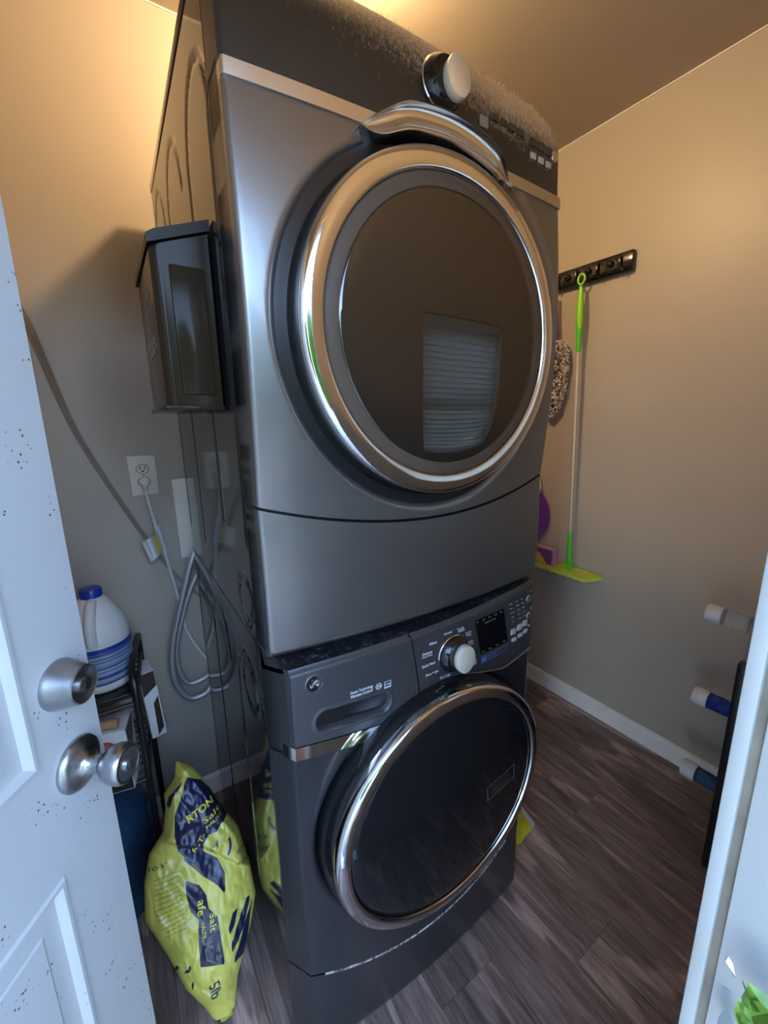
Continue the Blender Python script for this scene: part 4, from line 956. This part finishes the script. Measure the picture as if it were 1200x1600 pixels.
# ================================================================== BLINDS, LAMP, OUTSIDE
BD = thing('window_blind', 'white slatted blind filling the window in the front wall', 'blind', ((WX0+WX1)/2, YF+.012, WZ0))
k = 0; z = WZ0+.02
while z < WZ1-.035:
    MB().box(WX0+.012, WX1-.012, -.0115, .0115, -.0006, .0006, m=Matrix.Translation((0, YF-.02, z)) @ Matrix.Rotation(R(58), 4, 'X')).build('slat', 'slat', BD, 0); z += .0205
MB().box(WX0+.008, WX1-.008, YF-.04, YF-.005, WZ1-.033, WZ1-.003, .002).build('head_rail', 'slat', BD)
LP = thing('ceiling_lamp', 'bare warm bulb in a porcelain holder on the ceiling above the dryer', 'lamp', (.40, .42, ZC))
lm = Matrix.Translation((.40, .42, 0))
MB().lathe([(.001, ZC), (.055, ZC), (.055, ZC-.008), (.04, ZC-.014), (.026, ZC-.022), (.022, ZC-.03), (.001, ZC-.03)], 36, lm).build('lamp_holder', 'porcelain', LP)
MB().lathe([(.001, ZC-.029), (.016, ZC-.032), (.030, ZC-.048), (.036, ZC-.07), (.030, ZC-.093), (.015, ZC-.105), (.001, ZC-.108)], 28, lm).build('bulb', 'glow', LP, 60)
struct(MB().box(-3, 3, -1.4, YO, 2.54, 2.62), 'added_eave', 'eave')  # unseen eave added to shade the jamb and door from the high sky
tag(MB().box(-8, 8, -14, YO, -.16, -.06).build('ground', 'concrete', smooth=0), kind='structure')
def tree(x, y, h, r, label, seed, n=5200):
    t_ = thing('leafy_tree', label, 'tree', (x, y, -.06)); rnd = random.Random(seed); L = MB()
    MB().tube([(x, y, -.06), (x+.05, y, h*.4), (x, y+.05, h*.75)], [.09, .07, .03], 8).build('trunk', 'bark', t_)
    for k in range(n):
        d = Vector((rnd.gauss(0, 1), rnd.gauss(0, 1), rnd.gauss(0, 1))).normalized()*rnd.uniform(.45, 1)**.5
        c = Vector((x+d.x*r, y+d.y*r*.7, h*.52+d.z*h*.48)); a = Vector((rnd.gauss(0, 1), rnd.gauss(0, 1), rnd.gauss(0, 1))).normalized(); b = a.orthogonal().normalized(); s = rnd.uniform(.10, .2)
        L.add([c-a*s, c+b*s*.5, c+a*s, c-b*s*.5], [(0, 1, 2, 3)])
    tag(L.build('foliage', 'leaf', t_, 0), kind='stuff')
for i_, (x, y, h, r, lab) in enumerate(((-6.4, -5.6, 3.4, 1.35, 'bushy green tree outside, leftmost of the row across the yard'), (-3.5, -5.2, 3.3, 1.4, 'tallest green tree outside, second from the left across the yard'),
                                   (-.6, -5.6, 3.1, 1.4, 'green tree outside, straight across the yard from the doorway'), (2.3, -5.3, 2.9, 1.4, 'lowest green tree outside, right of the doorway'), (5.2, -5.8, 3.2, 1.4, 'green tree outside, rightmost of the row across the yard'))):
    tree(x, y, h, r, lab, i_)
# plant by the doorway, only its top in view
PP = thing('potted_plant', 'bright green leafy plant poking up at the door jamb in the lower right corner', 'plant', (.075, -.87, -.06))
pm = Matrix.Translation((.075, -.87, -.06))
MB().lathe([(.001, 0), (.10, 0), (.13, .26), (.14, .27), (.14, .30), (.125, .30), (.12, .27), (.001, .26)], 32, pm).build('pot', 'terracotta', PP)
MB().tube(spline([(.075, -.87, .2), (.07, -.86, .6), (.06, -.76, .95), (.063, -.622, 1.075)], 6), .004, 6).build('stem', 'bark', PP)
lp = MB(); rn = random.Random(5)
for k in range(26):
    c = Vector((.062+rn.gauss(0, .007), -.618+rn.gauss(0, .007), 1.080+rn.gauss(0, .006))); a = Vector((rn.gauss(0, 1), rn.gauss(0, 1), rn.gauss(0, .6))).normalized(); b = a.orthogonal().normalized(); s = rn.uniform(.007, .012)
    n_ = a.cross(b); lp.add([c-a*s, c-a*s*.3+b*s*.5+n_*.002, c+a*s*.5+b*s*.4+n_*.002, c+a*s, c+a*s*.5-b*s*.4+n_*.002, c-a*s*.3-b*s*.5+n_*.002], [(0, 1, 2, 3), (0, 3, 4, 5)])
lp.build('leaves', 'sprigleaf', PP)
gl_ = MB(); gl_.grid(lambda u, v: (.086-.004*math.sin(math.pi*v), -.598-.006*v+(u-.5)*.010*math.sin(math.pi*min(.96, v+.08)), 1.022+.024*(1-v)**1.2), 4, 8); gl_.build('grey_leaf', 'greyleaf', PP)
